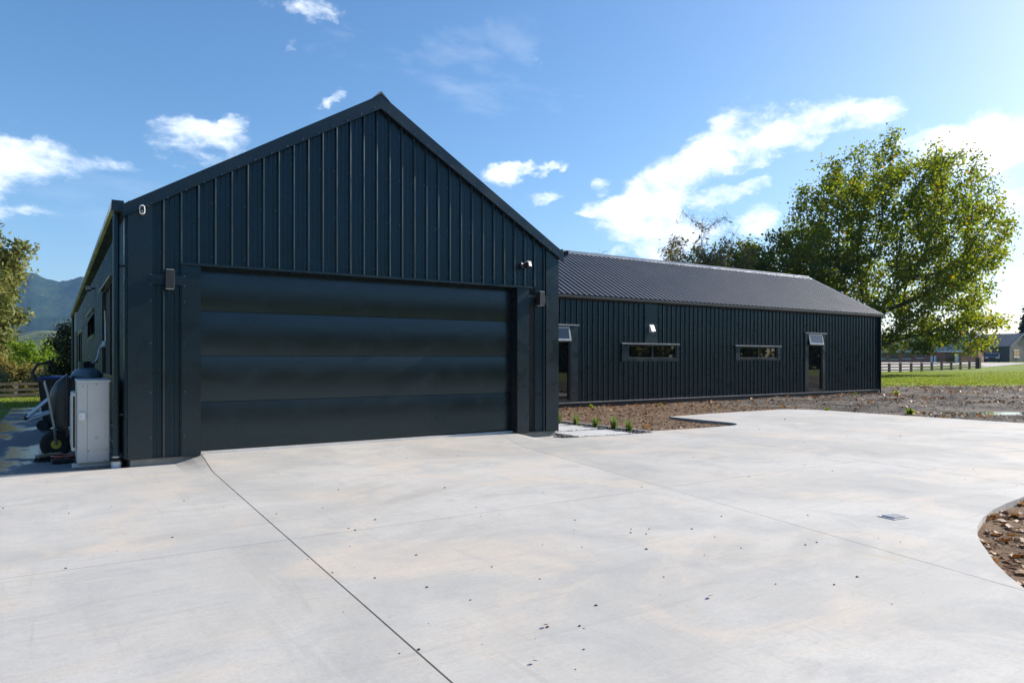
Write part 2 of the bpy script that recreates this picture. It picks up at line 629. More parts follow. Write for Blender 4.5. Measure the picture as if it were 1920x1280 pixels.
def leaf_mat(name, ramp, trans=.45, rough=.6):
    m, nt, b = nodes_of(name)
    q = NT(nt)
    a = q.n('ShaderNodeAttribute', attribute_name='tint')
    cr = q.n('ShaderNodeValToRGB')
    el = cr.color_ramp.elements
    while len(el) < len(ramp):
        el.new(.5)
    for e, (t, c) in zip(el, ramp):
        e.position = t
        e.color = (*c, 1)
    q.L(a.outputs['Fac'], cr.inputs[0])
    q.L(cr.outputs[0], b.inputs['Base Color'])
    b.inputs['Roughness'].default_value = rough
    b.inputs['Specular IOR Level'].default_value = .22
    tr = q.n('ShaderNodeBsdfTranslucent')
    hv = q.n('ShaderNodeHueSaturation')
    hv.inputs['Value'].default_value = 1.5
    hv.inputs['Saturation'].default_value = 1.1
    q.L(cr.outputs[0], hv.inputs['Color'])
    q.L(hv.outputs[0], tr.inputs['Color'])
    mx = q.n('ShaderNodeMixShader')
    mx.inputs[0].default_value = trans
    q.L(b.outputs[0], mx.inputs[1])
    q.L(tr.outputs[0], mx.inputs[2])
    out = nt.nodes['Material Output']
    q.L(mx.outputs[0], out.inputs['Surface'])
    return m


M['bark'] = plain('grey_brown_bark', (.060, .048, .036), (.115, .095, .072), .9, scale=7, bump=.02, bscale=18)
M['bark_pale'] = plain('pale_bark', (.13, .11, .085), (.20, .175, .14), .9, scale=7, bump=.015, bscale=18)
M['leaf_plane'] = leaf_mat('plane_leaves', [(0, (.080, .108, .014)), (.40, (.150, .185, .021)), (.72, (.255, .268, .030)), (.90, (.34, .27, .03)), (1, (.30, .14, .025))], .58)
M['leaf_mid'] = leaf_mat('broadleaf_leaves', [(0, (.060, .080, .014)), (.5, (.110, .130, .020)), (.9, (.19, .175, .032)), (1, (.22, .15, .03))], .55)
M['leaf_willow'] = leaf_mat('willow_twig_leaves', [(0, (.13, .105, .03)), (.6, (.19, .15, .045)), (1, (.12, .12, .035))], .3)
M['leaf_gum'] = leaf_mat('olive_leaves', [(0, (.11, .125, .035)), (.5, (.19, .195, .055)), (1, (.29, .265, .10))], .4)
M['leaf_bright'] = leaf_mat('bright_shrub_leaves', [(0, (.09, .15, .014)), (.5, (.16, .24, .022)), (1, (.28, .30, .04))], .45)
M['leaf_brown'] = leaf_mat('russet_shrub_leaves', [(0, (.14, .125, .03)), (.5, (.21, .17, .04)), (1, (.28, .26, .12))], .35)
M['leaf_pale'] = leaf_mat('pale_shrub_leaves', [(0, (.06, .085, .03)), (.6, (.14, .16, .08)), (1, (.48, .48, .40))], .3)
M['leaf_dark'] = leaf_mat('dark_glossy_leaves', [(0, (.010, .018, .006)), (.75, (.022, .032, .010)), (1, (.20, .19, .10))], .15, .3)
M['leaf_conifer'] = leaf_mat('conifer_needles', [(0, (.012, .024, .012)), (1, (.028, .045, .020))], .15)
M['grass'] = leaf_mat('lawn_blades', [(0, (.115, .155, .018)), (.5, (.175, .220, .026)), (1, (.26, .27, .05))], .45, .85)
M['tuft'] = leaf_mat('tuft_blades', [(0, (.07, .13, .02)), (.6, (.13, .20, .04)), (1, (.22, .24, .08))], .4)
M['dead_leaf'] = leaf_mat('dead_leaves', [(0, (.085, .038, .018)), (.35, (.19, .085, .034)), (.7, (.31, .17, .075)), (1, (.42, .27, .15))], .2, .6)
M['pebble'] = plain('black_pebble', (.014, .014, .016), (.045, .045, .048), .6, scale=9, obj_rand=.2)
M['crumb'] = plain('dirt_crumb', (.030, .025, .020), (.075, .060, .045), .95, scale=11)

# ------------------------------------------------------------------ terrain
def sstep(a, b, x):
    t = min(1, max(0, (x - a) / (b - a)))
    return t * t * (3 - 2 * t)


def ground_z(x, y):
    D = x * FW.x + y * FW.y
    r = math.hypot(x, y)
    z = -.055
    if D > 5 and x > 6:
        w = 1 - sstep(60, 90, D)
        z += w * (.030 * fbm(x, y, .9, 3, 4) + .018 * nz(x, y, 3.1, 5))
        if x > 16.6:
            q = (x * .35 + y * .94)
            z += sstep(16.6, 18.5, x) * (1 - sstep(32, 38, D)) * (.045 * math.sin(q * 2.3 + 1.6 * nz(x, y, .25, 9)) * (.5 + nz(x, y, .3, 4)) + .085 * fbm(x, y, .5, 8, 5))
            z -= .13 * math.exp(-((((x - 20.6) * RT.x + (y - 8.0) * RT.y) / 1.8) ** 2 + (((x - 20.6) * FW.x + (y - 8.0) * FW.y) / .62) ** 2))
        z += .05 * sstep(35, 40, D)
        z += .85 * sstep(82, 102, D)
        z += .35 * sstep(76, 84, D) * math.exp(-((y - 36) / 8) ** 2)
    if x < 9:
        k = 1 - sstep(1, 9, x)
        z += k * (-.032 * max(0, min(y, 46) - 23) + 2.6 * sstep(50, 75, y) + (.03 * fbm(x, y, .6, 2) if y > 23 else 0))
    return z


def axis(lo, hi, fine, step, far):
    a = list(np.arange(fine[0], fine[1] + 1e-6, step))
    s, v = step, fine[1]
    while v < hi:
        s *= 1.28
        v += s
        a.append(v)
    s, v = step, fine[0]
    pre = []
    while v > lo:
        s *= 1.28
        v -= s
        pre.append(v)
    return pre[::-1] + a


g = grid(axis(-4500, 4500, (5.5, 36), .22, 0), axis(-4500, 4500, (1.0, 22.5), .22, 0), ground_z)
ground = g.build('ground', M['ground'], smooth=True)
tag(ground, 'bare soil yard and green pasture around the house', kind='structure')


def build_mountain():
    """forested range on the horizon left of the house, 2.4 km off"""
    prof = [(-900, 330), (-500, 430), (-200, 440), (0, 455), (35, 518), (60, 510), (85, 522), (110, 528), (135, 524), (152, 517), (175, 526), (230, 505), (330, 520), (480, 470), (700, 520), (900, 560), (1200, 600)]
    xs = np.linspace(-900, 1200, 420)
    ridge = np.interp(xs, [a for a, _ in prof], [b for _, b in prof])
    mb = MB()
    nrow = 46
    for j in range(nrow):
        t = j / (nrow - 1)
        for i, px in enumerate(xs):
            d = 1500 + 950 * t
            u = (px - 960) / 1310
            top = 1.3 + (674 - ridge[i]) / 1310 * 2450
            x, y = (FW.x + u * RT.x) * d, (FW.y + u * RT.y) * d
            h = top * (t ** 1.15) + t * (1 - t) * 120 * fbm(x, y, .0035, 3, 4) * 2 + (6 * fbm(x, y, .03, 1, 3) + 3 * nz(x, y, .11, 2)) * min(1, t * 4)
            mb.v.append((x, y, h - 4 * (1 - t)))
    n = len(xs)
    mb.f = [(j * n + i, j * n + i + 1, (j + 1) * n + i + 1, (j + 1) * n + i) for j in range(nrow - 1) for i in range(n - 1)]
    m, nt, b = nodes_of('forested_slope')
    q = NT(nt)
    p = q.pos()
    c = q.mix(q.rng(q.noise(p, .012, 6, .7), .35, .65), (.016, .034, .012), (.062, .092, .030))
    c = q.mix(q.rng(q.noise(p, .07, 5, .7), .42, .7, 0, .8), c, (.014, .024, .010))
    q.L(c, b.inputs['Base Color'])
    b.inputs['Roughness'].default_value = 1
    b.inputs['Specular IOR Level'].default_value = 0
    q.L(q.bump(q.noise(p, .045, 6, .75), 1.0, 34), b.inputs['Normal'])
    o = mb.build('mountain', m, smooth=True)
    tag(o, 'forested blue mountain range on the horizon beyond the fence', kind='structure')
    # lower foothill with pasture and a dark block of plantation
    mb = MB()
    xs = np.linspace(-500, 700, 160)
    for j in range(14):
        t = j / 13
        for px in xs:
            d = 420 + 420 * t
            u = (px - 960) / 1310
            x, y = (FW.x + u * RT.x) * d, (FW.y + u * RT.y) * d
            hump = 27 + 9 * math.exp(-((px - 88) / 60) ** 2) + 7 * fbm(x, y, .006, 6, 3)
            mb.v.append((x, y, -3 + hump * math.sin(t * 1.75)))
    n = len(xs)
    mb.f = [(j * n + i, j * n + i + 1, (j + 1) * n + i + 1, (j + 1) * n + i) for j in range(13) for i in range(n - 1)]
    m, nt, b = nodes_of('foothill_pasture')
    q = NT(nt)
    p = q.pos()
    c = q.mix(q.rng(q.noise(p, .012, 5, .65, .5), .44, .56), (.024, .038, .012), (.12, .145, .040))
    c = q.mix(q.rng(q.noise(p, .2, 4, .7), .45, .7, 0, .6), c, (.03, .045, .014))
    q.L(c, b.inputs['Base Color'])
    b.inputs['Roughness'].default_value = 1
    q.L(q.bump(q.noise(p, .3, 5, .7), 1.0, 2.0), b.inputs['Normal'])
    tag(mb.build('foothill', m, smooth=True), 'low pasture foothill below the mountain range', kind='structure')


build_mountain()

# ------------------------------------------------------------------ driveway slabs
def ramp_z(x, y):
    """the slab rises to the sill in front of the garage door"""
    k = sstep(8.55, 9.62, y) * sstep(1.22, 1.60, x) * (1 - sstep(6.32, 6.72, x)) if y > 8 else 0
    return .088 * k


def arc(cx, cy_, r, a0, a1, n=10):
    return [(cx + r * math.cos(R(a0 + (a1 - a0) * i / n)), cy_ + r * math.sin(R(a0 + (a1 - a0) * i / n))) for i in range(n + 1)]


bed_curve = [(12.5, 3.55), (9.6, 3.2), (8.4, 3.03), (7.72, 2.89), (7.2, 2.84), (6.8, 2.78), (6.4, 2.69), (6.05, 2.58), (5.78, 2.47), (5.55, 2.35), (5.3, 2.20), (5.06, 2.06), (4.83, 1.90), (4.62, 1.73), (4.4, 1.45), (4.25, 1.1), (4.18, .6), (4.15, -8)]
outline = ([(-3.2, -8), (-3.2, 12.4)] + arc(-1.75, 12.4, .8, 90, 0, 5) + [(-.95, 23.0), (.70, 23.4), (.70, 9.66), (.76, 9.595), (1.55, 9.595), (1.55, 9.697), (6.37, 9.697), (6.37, 9.595), (7.20, 9.595), (6.96, 9.44), (7.08, 9.22), (8.93, 9.03), (9.03, 9.26), (10.4, 9.14)]
           + arc(11.15, 9.72, .56, -80, 0, 6) + [(11.70, 10.6), (11.72, 11.36), (13.2, 11.48), (15.0, 11.46)] + arc(15.6, 10.6, .92, 70, 0, 6) + [(16.56, 8.0), (16.62, 6.2), (16.7, 3.6)] + bed_curve)
JOINTS = [((1.565, 9.6), (1.34, 2.48), .010), ((-.27, 5.13), (5.14, 5.09), .005), ((6.05, 9.7), (4.55, 1.6), .006), ((9.24, 8.39), (8.45, 3.17), .007), ((-.27, 9.56), (.70, 9.585), .008)]


def build_driveway():
    bm = bmesh.new()
    vs_ = [bm.verts.new((x, y, 0)) for x, y in outline]
    es = [bm.edges.new((vs_[i], vs_[(i + 1) % len(vs_)])) for i in range(len(vs_))]
    bmesh.ops.triangle_fill(bm, use_beauty=True, use_dissolve=False, edges=es)
    for x in list(np.arange(-3, 16.5, .8)) + [1.15, 1.25, 1.35, 1.45, 1.65, 6.25, 6.4, 6.5, 6.6, 6.72]:
        bmesh.ops.bisect_plane(bm, geom=bm.verts[:] + bm.edges[:] + bm.faces[:], plane_co=(x, 0, 0), plane_no=(1, 0, 0))
    for y in list(np.arange(-7, 22, .9)) + [8.5, 8.65, 8.8, 9.0, 9.15, 9.3, 9.45, 9.55]:
        bmesh.ops.bisect_plane(bm, geom=bm.verts[:] + bm.edges[:] + bm.faces[:], plane_co=(0, y, 0), plane_no=(0, 1, 0))
    lines = []
    for a, b, w in JOINTS:
        a, b = Vector((*a, 0)), Vector((*b, 0))
        d = (b - a).normalized()
        n = Vector((-d.y, d.x, 0))
        lines.append((a, n, w))
        for s in (-1, 1):
            bmesh.ops.bisect_plane(bm, geom=bm.verts[:] + bm.edges[:] + bm.faces[:], plane_co=a + n * s * w / 2, plane_no=n)
    cells = {}
    for f in bm.faces:
        c = f.calc_center_median()
        key, skip = [], False
        for k, (a, n, w) in enumerate(lines):
            t = (c - a).dot(n)
            if k == 4 and c.x > .75:      # the short joint stops at the house corner
                key.append(0)
                continue
            if abs(t) < w / 2 * .98:
                skip = True
                break
            key.append(1 if t > 0 else -1)
        if skip:
            continue
        cells.setdefault(tuple(key), []).append([tuple(v.co) for v in f.verts])
    bm.free()
    root = empty('driveway', (0, 0, 0))
    tag(root, 'pale grey concrete driveway with saw-cut joints', kind='structure')
    for key, faces in sorted(cells.items()):
        idx, V, Fc = {}, [], []
        for f in faces:
            ff = []
            for p in f:
                k = (round(p[0], 4), round(p[1], 4))
                if k not in idx:
                    idx[k] = len(V)
                    V.append((p[0], p[1], ramp_z(p[0], p[1])))
                ff.append(idx[k])
            Fc.append(tuple(ff))
        me = bpy.data.meshes.new('slab')
        me.from_pydata(V, [], Fc)
        bm = bmesh.new()
        bm.from_mesh(me)
        bmesh.ops.recalc_face_normals(bm, faces=bm.faces)
        if bm.faces and sum(f.normal.z for f in bm.faces) < 0:
            bmesh.ops.reverse_faces(bm, faces=bm.faces)
        r = bmesh.ops.extrude_face_region(bm, geom=[e for e in bm.edges if len(e.link_faces) == 1])
        for v in [x for x in r['geom'] if isinstance(x, bmesh.types.BMVert)]:
            v.co.z = -.13
        bm.to_mesh(me)
        bm.free()
        cy_mean = np.mean([v[1] for v in V])
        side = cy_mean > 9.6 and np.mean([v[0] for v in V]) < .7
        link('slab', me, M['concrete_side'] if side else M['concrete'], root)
    b = MB()
    for a, bb, w in JOINTS:      # packed dirt in the joints
        b.bar((*a, -.022), (*bb, -.022), w * 2.2, .02)
    b.build('joint_filling', M['joint'], root)['kind'] = 'stuff'


build_driveway()

# ------------------------------------------------------------------ the house
GX0, GX1, GY, RIDGE_X = .74, 7.22, 9.60, 3.965       # garage gable
EAVE_Z, APEX_Z = 3.15, 5.10
HOUSE_Y1 = 35.0
WX1, WY, WY1, WRY = 28.14, 15.60, 22.10, 18.85       # wing
WEAVE, WRIDGE = 3.10, 4.93
house = empty('house', (GX0, GY, 0))
tag(house, 'charcoal steel clad house with gabled garage and long low wing', 'house')
HO = Vector((GX0, GY, 0))
_mi = Matrix.Translation(-HO)


def hp(mb, name, mat, parent=None, smooth=False, bevel=0.0):
    """build a mesh given in world coordinates as a child of the house (or of one of its parts, which sit at the house origin)"""
    mb.v = [tuple(Vector(p) - HO) for p in mb.v]
    return mb.build(name, mat, parent or house, smooth, bevel)


RIB_W, RIB_T, RIB_H = .040, .022, .030
PITCH = .20


def pan_profile(w=PITCH, rib=True):
    """(across, out) points of one tray: flat with two shallow swages, rib at its right edge"""
    r0 = w - RIB_W
    p = [(0, 0), (.046, 0), (.054, .0055), (r0 - .058, .0055), (r0 - .050, 0), (r0, 0)]
    if rib:
        p += [(r0 + RIB_W * t, RIB_H * h) for t, h in ((.10, .62), (.28, .92), (.48, 1.0), (.70, .90), (.90, .58), (1, 0))]
    else:
        p += [(w, 0)]
    return p


def wall_pan(x0, y, z0, zl, zr, mirror_axis='x', w=PITCH):
    """one vertical tray on a wall facing -Y (or -X when mirror_axis is 'y')"""
    mb = MB()
    pr = pan_profile(w)
    n = len(pr)
    for a, o in pr:
        t = a / w
        zt = zl + (zr - zl) * t
        if mirror_axis == 'x':
            mb.v += [(x0 + a, y - o, z0), (x0 + a, y - o, zt)]
        else:
            mb.v += [(y - o, x0 + a, z0), (y - o, x0 + a, zt)]
    for i in range(n - 1):
        mb.f.append((2 * i, 2 * i + 2, 2 * i + 3, 2 * i + 1))
    # thin return so that the sheet has an edge
    return mb


def rake(x):
    return EAVE_Z + (APEX_Z - EAVE_Z) * (1 - abs(x - RIDGE_X) / (RIDGE_X - GX0)) - .02


# --- front gable wall
fw = MB()
fw.prism([(GX0 + .03, .10), (1.55, .10), (1.55, 2.50), (6.37, 2.50), (6.37, .10), (GX1 - .03, .10), (GX1 - .03, EAVE_Z - .08), (RIDGE_X, APEX_Z - .08), (GX0 + .03, EAVE_Z - .08)], 'y', GY + .012, GY + .24)
front_wall = hp(fw, 'front_wall', M['backing'])
ncols = int(round((GX1 - GX0) / PITCH)) + 1
x_start = RIDGE_X - .02 - PITCH * 15        # a rib stands under the ridge
for i in range(31):
    xa = x_start + i * PITCH
    xb = xa + PITCH
    if xb < 1.0 or xa > 6.97:
        continue
    zb = 2.52 if (xb > 1.36 and xa < 6.56) else .10
    # the tray that meets the ridge is cut on the slope
    o = hp(wall_pan(xa, GY, zb, rake(xa) - .02, rake(xb) - .02), 'cladding_tray', M['clad'], front_wall)
# --- foundation under the piers
for a, b in ((GX0 + .03, 1.60), (6.33, GX1 - .03)):
    hp(MB().box(a, b, GY + .02, GY + .5, -.15, .098), 'foundation', M['foundation'])
hp(MB().box(GX0 + .035, GX0 + .3, GY + .5, HOUSE_Y1, -.15, .098), 'foundation', M['foundation'])
# --- corner flashings, jamb flashings, head flashing
hp(MB().box(GX0, 1.005, GY - .034, GY - .030, .10, EAVE_Z + .06).box(GX0, GX0 + .004, GY - .030, GY + .16, .10, EAVE_Z - .06).box(1.001, 1.005, GY - .030, GY, .10, EAVE_Z + .1), 'corner_flashing', M['trim'])
hp(MB().box(6.955, GX1, GY - .034, GY - .030, .085, EAVE_Z + .06).box(GX1 - .004, GX1, GY - .030, GY + .2, .085, EAVE_Z - .06).box(6.955, 6.959, GY - .030, GY, .085, EAVE_Z + .1), 'corner_flashing', M['trim'])
for a, b, ri in ((1.33, 1.55, 1), (6.37, 6.60, 0)):
    mb = MB().box(a, b, GY - .038, GY - .034, .10, 2.495)
    xr = b if ri else a
    mb.box(xr - .003, xr + .003, GY - .034, GY + .16, .10, 2.495)
    xe = a if ri else b
    mb.box(xe - .002, xe + .002, GY - .034, GY, .10, 2.495)
    hp(mb, 'jamb_flashing', M['trim'])
hp(MB().box(1.31, 6.66, GY - .072, GY + .02, 2.500, 2.512).box(1.31, 6.66, GY - .072, GY - .069, 2.482, 2.500), 'head_flashing', M['trim'])
hp(MB().box(1.556, 6.364, GY + .02, GY + .16, 2.484, 2.498), 'door_head_reveal', M['trim'])
# --- barge flashings with ridge cap
for s, xe in ((-1, GX0 - .06), (1, GX1 + .07)):
    sl_ = (APEX_Z - EAVE_Z) / (RIDGE_X - GX0)
    ze = APEX_Z + .03 - abs(xe - RIDGE_X) * sl_
    A, B = (RIDGE_X, APEX_Z + .03), (xe, ze)
    mb = MB().prism([(A[0], A[1]), (A[0], A[1] - .185), (B[0], B[1] - .135), (B[0], B[1])], 'y', GY - .085, GY - .060)
    mb.prism([(A[0], A[1] + .012), (A[0], A[1]), (B[0], B[1]), (B[0], B[1] + .012)], 'y', GY - .085, GY + .14)
    mb.prism([(A[0], A[1] - .185), (A[0], A[1] - .191), (B[0], B[1] - .141), (B[0], B[1] - .135)], 'y', GY - .085, GY - .03)
    hp(mb, 'barge_flashing', M['trim'])
hp(MB().prism([(RIDGE_X - .14, APEX_Z - .04), (RIDGE_X, APEX_Z + .055), (RIDGE_X + .14, APEX_Z - .04), (RIDGE_X + .02, APEX_Z + .075), (RIDGE_X, APEX_Z + .09), (RIDGE_X - .02, APEX_Z + .075)], 'y', GY - .088, HOUSE_Y1), 'ridge_cap', M['roof'])
# --- base flashing on the piers
for a, b in ((GX0, 1.55), (6.37, GX1)):
    hp(MB().box(a, b, GY - .036, GY + .02, .088, .0995), 'base_flashing', M['trim'])
# --- screws on the gable
sc_ = MB()
for i in range(31):
    xr = x_start + (i + 1) * PITCH - RIB_W - .012
    if xr < 1.03 or xr > 6.95:
        continue
    for z in (2.62, 3.3, 3.95, 4.6):
        if z < rake(xr) - .2 and (z > 2.55):
            sc_.lathe([(.006, 0), (.006, .004), (.003, .006)], (0, 0, 0), 6)
            k = 18
            sc_.v[-k:] = [(xr + p[0], GY - .001 - p[2], z + p[1]) for p in sc_.v[-k:]]
for xs_, zs_ in (((.985, 1.36), (2.22, 2.34, 2.02, 1.5, .9, .35)), ((6.58, 6.975), (2.22, 2.34, 2.02, 1.5, .9, .35))):
    for x in xs_:
        for z in zs_:
            sc_.box(x - .005, x + .005, GY - .046, GY - .036, z - .005, z + .005)
for i in range(30):
    x = GX0 + .22 + i * .208
    if x < GX1 - .2:
        z = rake(x) + .035 - .155
        sc_.box(x - .005, x + .005, GY - .092, GY - .084, z - .005 + .02, z + .005 + .02)
for k in range(5):
    sc_.box(.80 + k * .045, .808 + k * .045, GY - .092, GY - .084, EAVE_Z - .06 + k * .027, EAVE_Z - .052 + k * .027)
    sc_.box(7.15 - k * .045, 7.158 - k * .045, GY - .092, GY - .084, EAVE_Z - .06 + k * .027, EAVE_Z - .052 + k * .027)
hp(sc_, 'screw', M['screw'])['kind'] = 'stuff'

# --- garage door
DY = GY + .145
gd = hp(MB().box(1.55, 6.37, DY + .03, DY + .06, .11, 2.5), 'garage_door', M['backing'])
zs = [.125, .752, 1.352, 1.928, 2.50]
for k in range(4):
    z0, z1 = zs[k] + .003, zs[k + 1] - .003
    mb = MB()
    n = 14
    for j in range(n + 1):
        t = j / n
        bow = .0145 * (1 - (2 * t - 1) ** 2)
        for x in (1.556, 6.364):
            mb.v.append((x, DY - bow, z0 + (z1 - z0) * t))
    mb.f = [(2 * j, 2 * j + 1, 2 * j + 3, 2 * j + 2) for j in range(n)]
    for z in (z0, z1):      # returns at the joints between the panels
        mb.add([(1.556, DY, z), (6.364, DY, z), (6.364, DY + .014, z), (1.556, DY + .014, z)], [(0, 1, 2, 3)])
    o = hp(mb, 'door_panel', M['door'], gd, smooth=True)
hp(MB().box(1.556, 6.364, DY - .045, DY + .03, -.05, .118), 'door_sill', M['threshold'])
hp(MB().box(1.56, 6.36, DY - .012, DY + .03, .1182, .127), 'weather_seal', M['black'])

# --- main block: left side wall, gutter, far end, roof
side = MB()
side.box(GX0 + .012, GX0 + .2, GY + .16, HOUSE_Y1, .10, EAVE_Z)
side_wall = hp(side, 'side_wall', M['backing'])
win_cuts = [(11.55, 14.25, .98, 2.55), (17.3, 20.8, 1.78, 2.42), (26.0, 28.0, .3, 2.3)]
y = GY + .17
rest = MB()
while y < HOUSE_Y1 - .1:
    segs = [(.10, EAVE_Z - .03)]
    for c0, c1, b0, b1 in win_cuts:
        if y + PITCH > c0 and y < c1:
            segs = [(.10, b0), (b1, EAVE_Z - .03)]
    for a, b in segs:
        mb = wall_pan(y, GX0, a, b, b, 'y')
        if y < 20:
            hp(mb, 'cladding_tray', M['clad'], side_wall)
        else:
            rest.add(mb.v, mb.f)
    y += PITCH
hp(rest, 'far_cladding', M['clad'], side_wall)['kind'] = 'stuff'
hp(MB().box(GX0 - .034, GX0 - .030, GY + .0, GY + .17, .10, EAVE_Z - .06).box(GX0 - .03, GX0 - .001, GY - .001, GY + .001, .1, EAVE_Z - .1), 'corner_flashing', M['trim'])
# gutter: open box with rolled lip
gx0, gx1, gz0, gz1 = GX0 - .175, GX0 - .045, EAVE_Z - .085, EAVE_Z + .025
gut = [(gx1, gz1 + .015), (gx1, gz0), (gx0 + .03, gz0), (gx0, gz0 + .035), (gx0, gz1), (gx0 + .012, gz1), (gx0 + .012, gz0 + .04), (gx0 + .035, gz0 + .006), (gx1 - .004, gz0 + .006), (gx1 - .004, gz1 + .015)]
hp(MB().prism(gut, 'y', GY - .075, HOUSE_Y1), 'gutter', M['gutter_light'])
hp(MB().box(gx0 + .001, gx1, GY - .079, GY - .075, gz0, gz1 + .02), 'gutter_end', M['trim'])
hp(MB().box(GX0 - .044, GX0 + .1, GY + .02, HOUSE_Y1, EAVE_Z - .10, EAVE_Z + .01), 'fascia', M['soffit'])
hp(MB().box(GX1 - .1, GX1 + .02, GY + .02, WY - .1, EAVE_Z - .10, EAVE_Z + .005), 'fascia', M['soffit'])
hp(MB().prism([(a * -1 + 2 * RIDGE_X + .04, b) for a, b in gut], 'y', GY - .075, WY - .12), 'gutter', M['gutter_light'])
# right wall of the garage, seen only from the side
hp(MB().box(GX1 - .2, GX1 - .012, GY + .16, WY1, .10, EAVE_Z), 'side_wall', M['clad'])
hp(MB().box(GX0, GX1, HOUSE_Y1 - .1, HOUSE_Y1, .0, EAVE_Z), 'end_wall', M['clad'])
hp(MB().prism([(GX0, EAVE_Z), (GX1, EAVE_Z), (RIDGE_X, APEX_Z - .05)], 'y', HOUSE_Y1 - .12, HOUSE_Y1 - .02), 'end_gable', M['clad'])
for s in (-1, 1):
    mb = MB()
    xe = GX0 - .05 if s < 0 else GX1 + .05
    zr_, ze = APEX_Z + .0, EAVE_Z + .01
    yy = GY - .05
    pts = []
    while yy < HOUSE_Y1:
        for a, o in pan_profile():
            pts.append((yy + a, o * .9))
        yy += PITCH
    for (a, o) in pts:
        mb.v += [(xe, a, ze + o), (RIDGE_X, a, zr_ + o)]
    mb.f = [(2 * i, 2 * i + 2, 2 * i + 3, 2 * i + 1) for i in range(len(pts) - 1)]
    hp(mb, 'roof_slope', M['roof'])


def downpipe(x, y, zt):
    mb = MB().tube([(x, y, .13), (x, y, zt)], .036, 16)
    o = hp(mb, 'downpipe', M['trim'], smooth=False)
    hp(MB().lathe([(.052, .0), (.052, .03), (.056, .032), (.056, .055)], (x, y, .0), 20), 'drain_socket', M['pvc'], o)
    hp(MB().lathe([(.060, .056), (.060, .075)], (x, y, 0), 20), 'clamp', M['silver'], o)
    hp(MB().lathe([(.052, .075), (.054, .115), (.048, .118)], (x, y, 0), 20), 'coupling', M['rubber'], o)
    hp(MB().lathe([(.050, .119), (.050, .135)], (x, y, 0), 20), 'clamp', M['silver'], o)
    for z in (.62, 2.42):
        hp(MB().lathe([(.041, 0), (.041, .03)], (x, y, z), 16).box(x, GX0 + .0, y - .012, y + .012, z + .002, z + .028), 'bracket', M['trim'], o)


downpipe(.625, GY + .09, EAVE_Z - .06)
hp(MB().tube([(.66, HOUSE_Y1 + .02, -.4), (.66, HOUSE_Y1 + .02, EAVE_Z)], .05, 10), 'downpipe', M['trim'])


def window(parts, x0, x1, z0, z1, y, mull=(), trans=(), name='window', open_top=False, surround=None, head=None, facing='y'):
    """joinery on a wall; facing 'y' looks towards -Y, 'x' towards -X"""
    def T(mb):
        if facing == 'x':
            mb.v = [(p[1], p[0], p[2]) for p in mb.v]
        return mb
    root = hp(T(MB().box(x0, x1, y + .05, y + .06, z0, z1)), name, M['backing'])
    f = .045
    fr = MB().box(x0, x1, y - .025, y + .05, z0, z0 + f).box(x0, x1, y - .025, y + .05, z1 - f, z1).box(x0, x0 + f, y - .022, y + .05, z0 + f, z1 - f).box(x1 - f, x1, y - .022, y + .05, z0 + f, z1 - f)
    xsn = [x0 + f] + [c for mm in mull for c in (mm - f / 2, mm + f / 2)] + [x1 - f]
    zsn = [z0 + f] + [c for mm in trans for c in (mm - f / 2, mm + f / 2)] + [z1 - f]
    for mm in mull:
        fr.box(mm - f / 2, mm + f / 2, y - .018, y + .05, z0 + f, z1 - f)
    for mm in trans:
        fr.box(x0 + f, x1 - f, y - .015, y + .05, mm - f / 2, mm + f / 2)
    hp(T(fr), 'window_frame', M['frame'], root)
    for i in range(0, len(xsn), 2):
        for j in range(0, len(zsn), 2):
            a, b, c, d = xsn[i], xsn[i + 1], zsn[j], zsn[j + 1]
            if open_top and j == len(zsn) - 2:
                # awning sash hinged at its head, pushed open
                Mx = Matrix.Translation((0, y - .02, d)) @ Matrix.Rotation(R(-open_top), 4, 'X') @ Matrix.Translation((0, -(y - .02), -d))
                sf = .04
                sh = MB()
                for q in ((a - .02, b + .02, c - .02, c + sf), (a - .02, b + .02, d - sf, d + .02), (a - .02, a + sf, c + sf, d - sf), (b - sf, b + .02, c + sf, d - sf)):
                    sh.box(q[0], q[1], y - .045, y - .012, q[2], q[3], Mx)
                so_ = hp(T(sh), 'open_sash', M['glint_edge'], root)
                hp(T(MB().box(a + sf, b - sf, y - .034, y - .024, c + sf, d - sf, Mx)), 'pane', M['glass'], root)
            else:
                hp(T(MB().box(a, b, y + .02, y + .03, c, d)), 'pane', M['glass'], root)
    if surround:
        l, r, bt, tp = surround
        mb = MB()
        mb.box(x0 - l, x0, y - .040, y - .034, z0 - bt, z1 + tp)
        mb.box(x1, x1 + r, y - .040, y - .034, z0 - bt, z1 + tp)
        if bt:
            mb.box(x0, x1, y - .040, y - .034, z0 - bt, z0)
        if tp:
            mb.box(x0, x1, y - .040, y - .034, z1, z1 + tp)
        mb.box(x0 - l, x0 - l + .004, y - .034, y, z0 - bt, z1 + tp).box(x1 + r - .004, x1 + r, y - .034, y, z0 - bt, z1 + tp)
        for xx in (x0, x1):
            mb.box(xx - .002, xx + .002, y - .034, y + .03, z0, z1)
        hp(T(mb), 'window_surround', M['trim'], root)
    if head:
        zt = z1 + (surround[3] if surround else 0)
        hp(T(MB().box(head[0], head[1], y - .085, y, zt + .002, zt + .016).box(head[0], head[1], y - .085, y - .082, zt - .022, zt + .002)), 'head_flashing', M['glint_edge'], root)
    return root


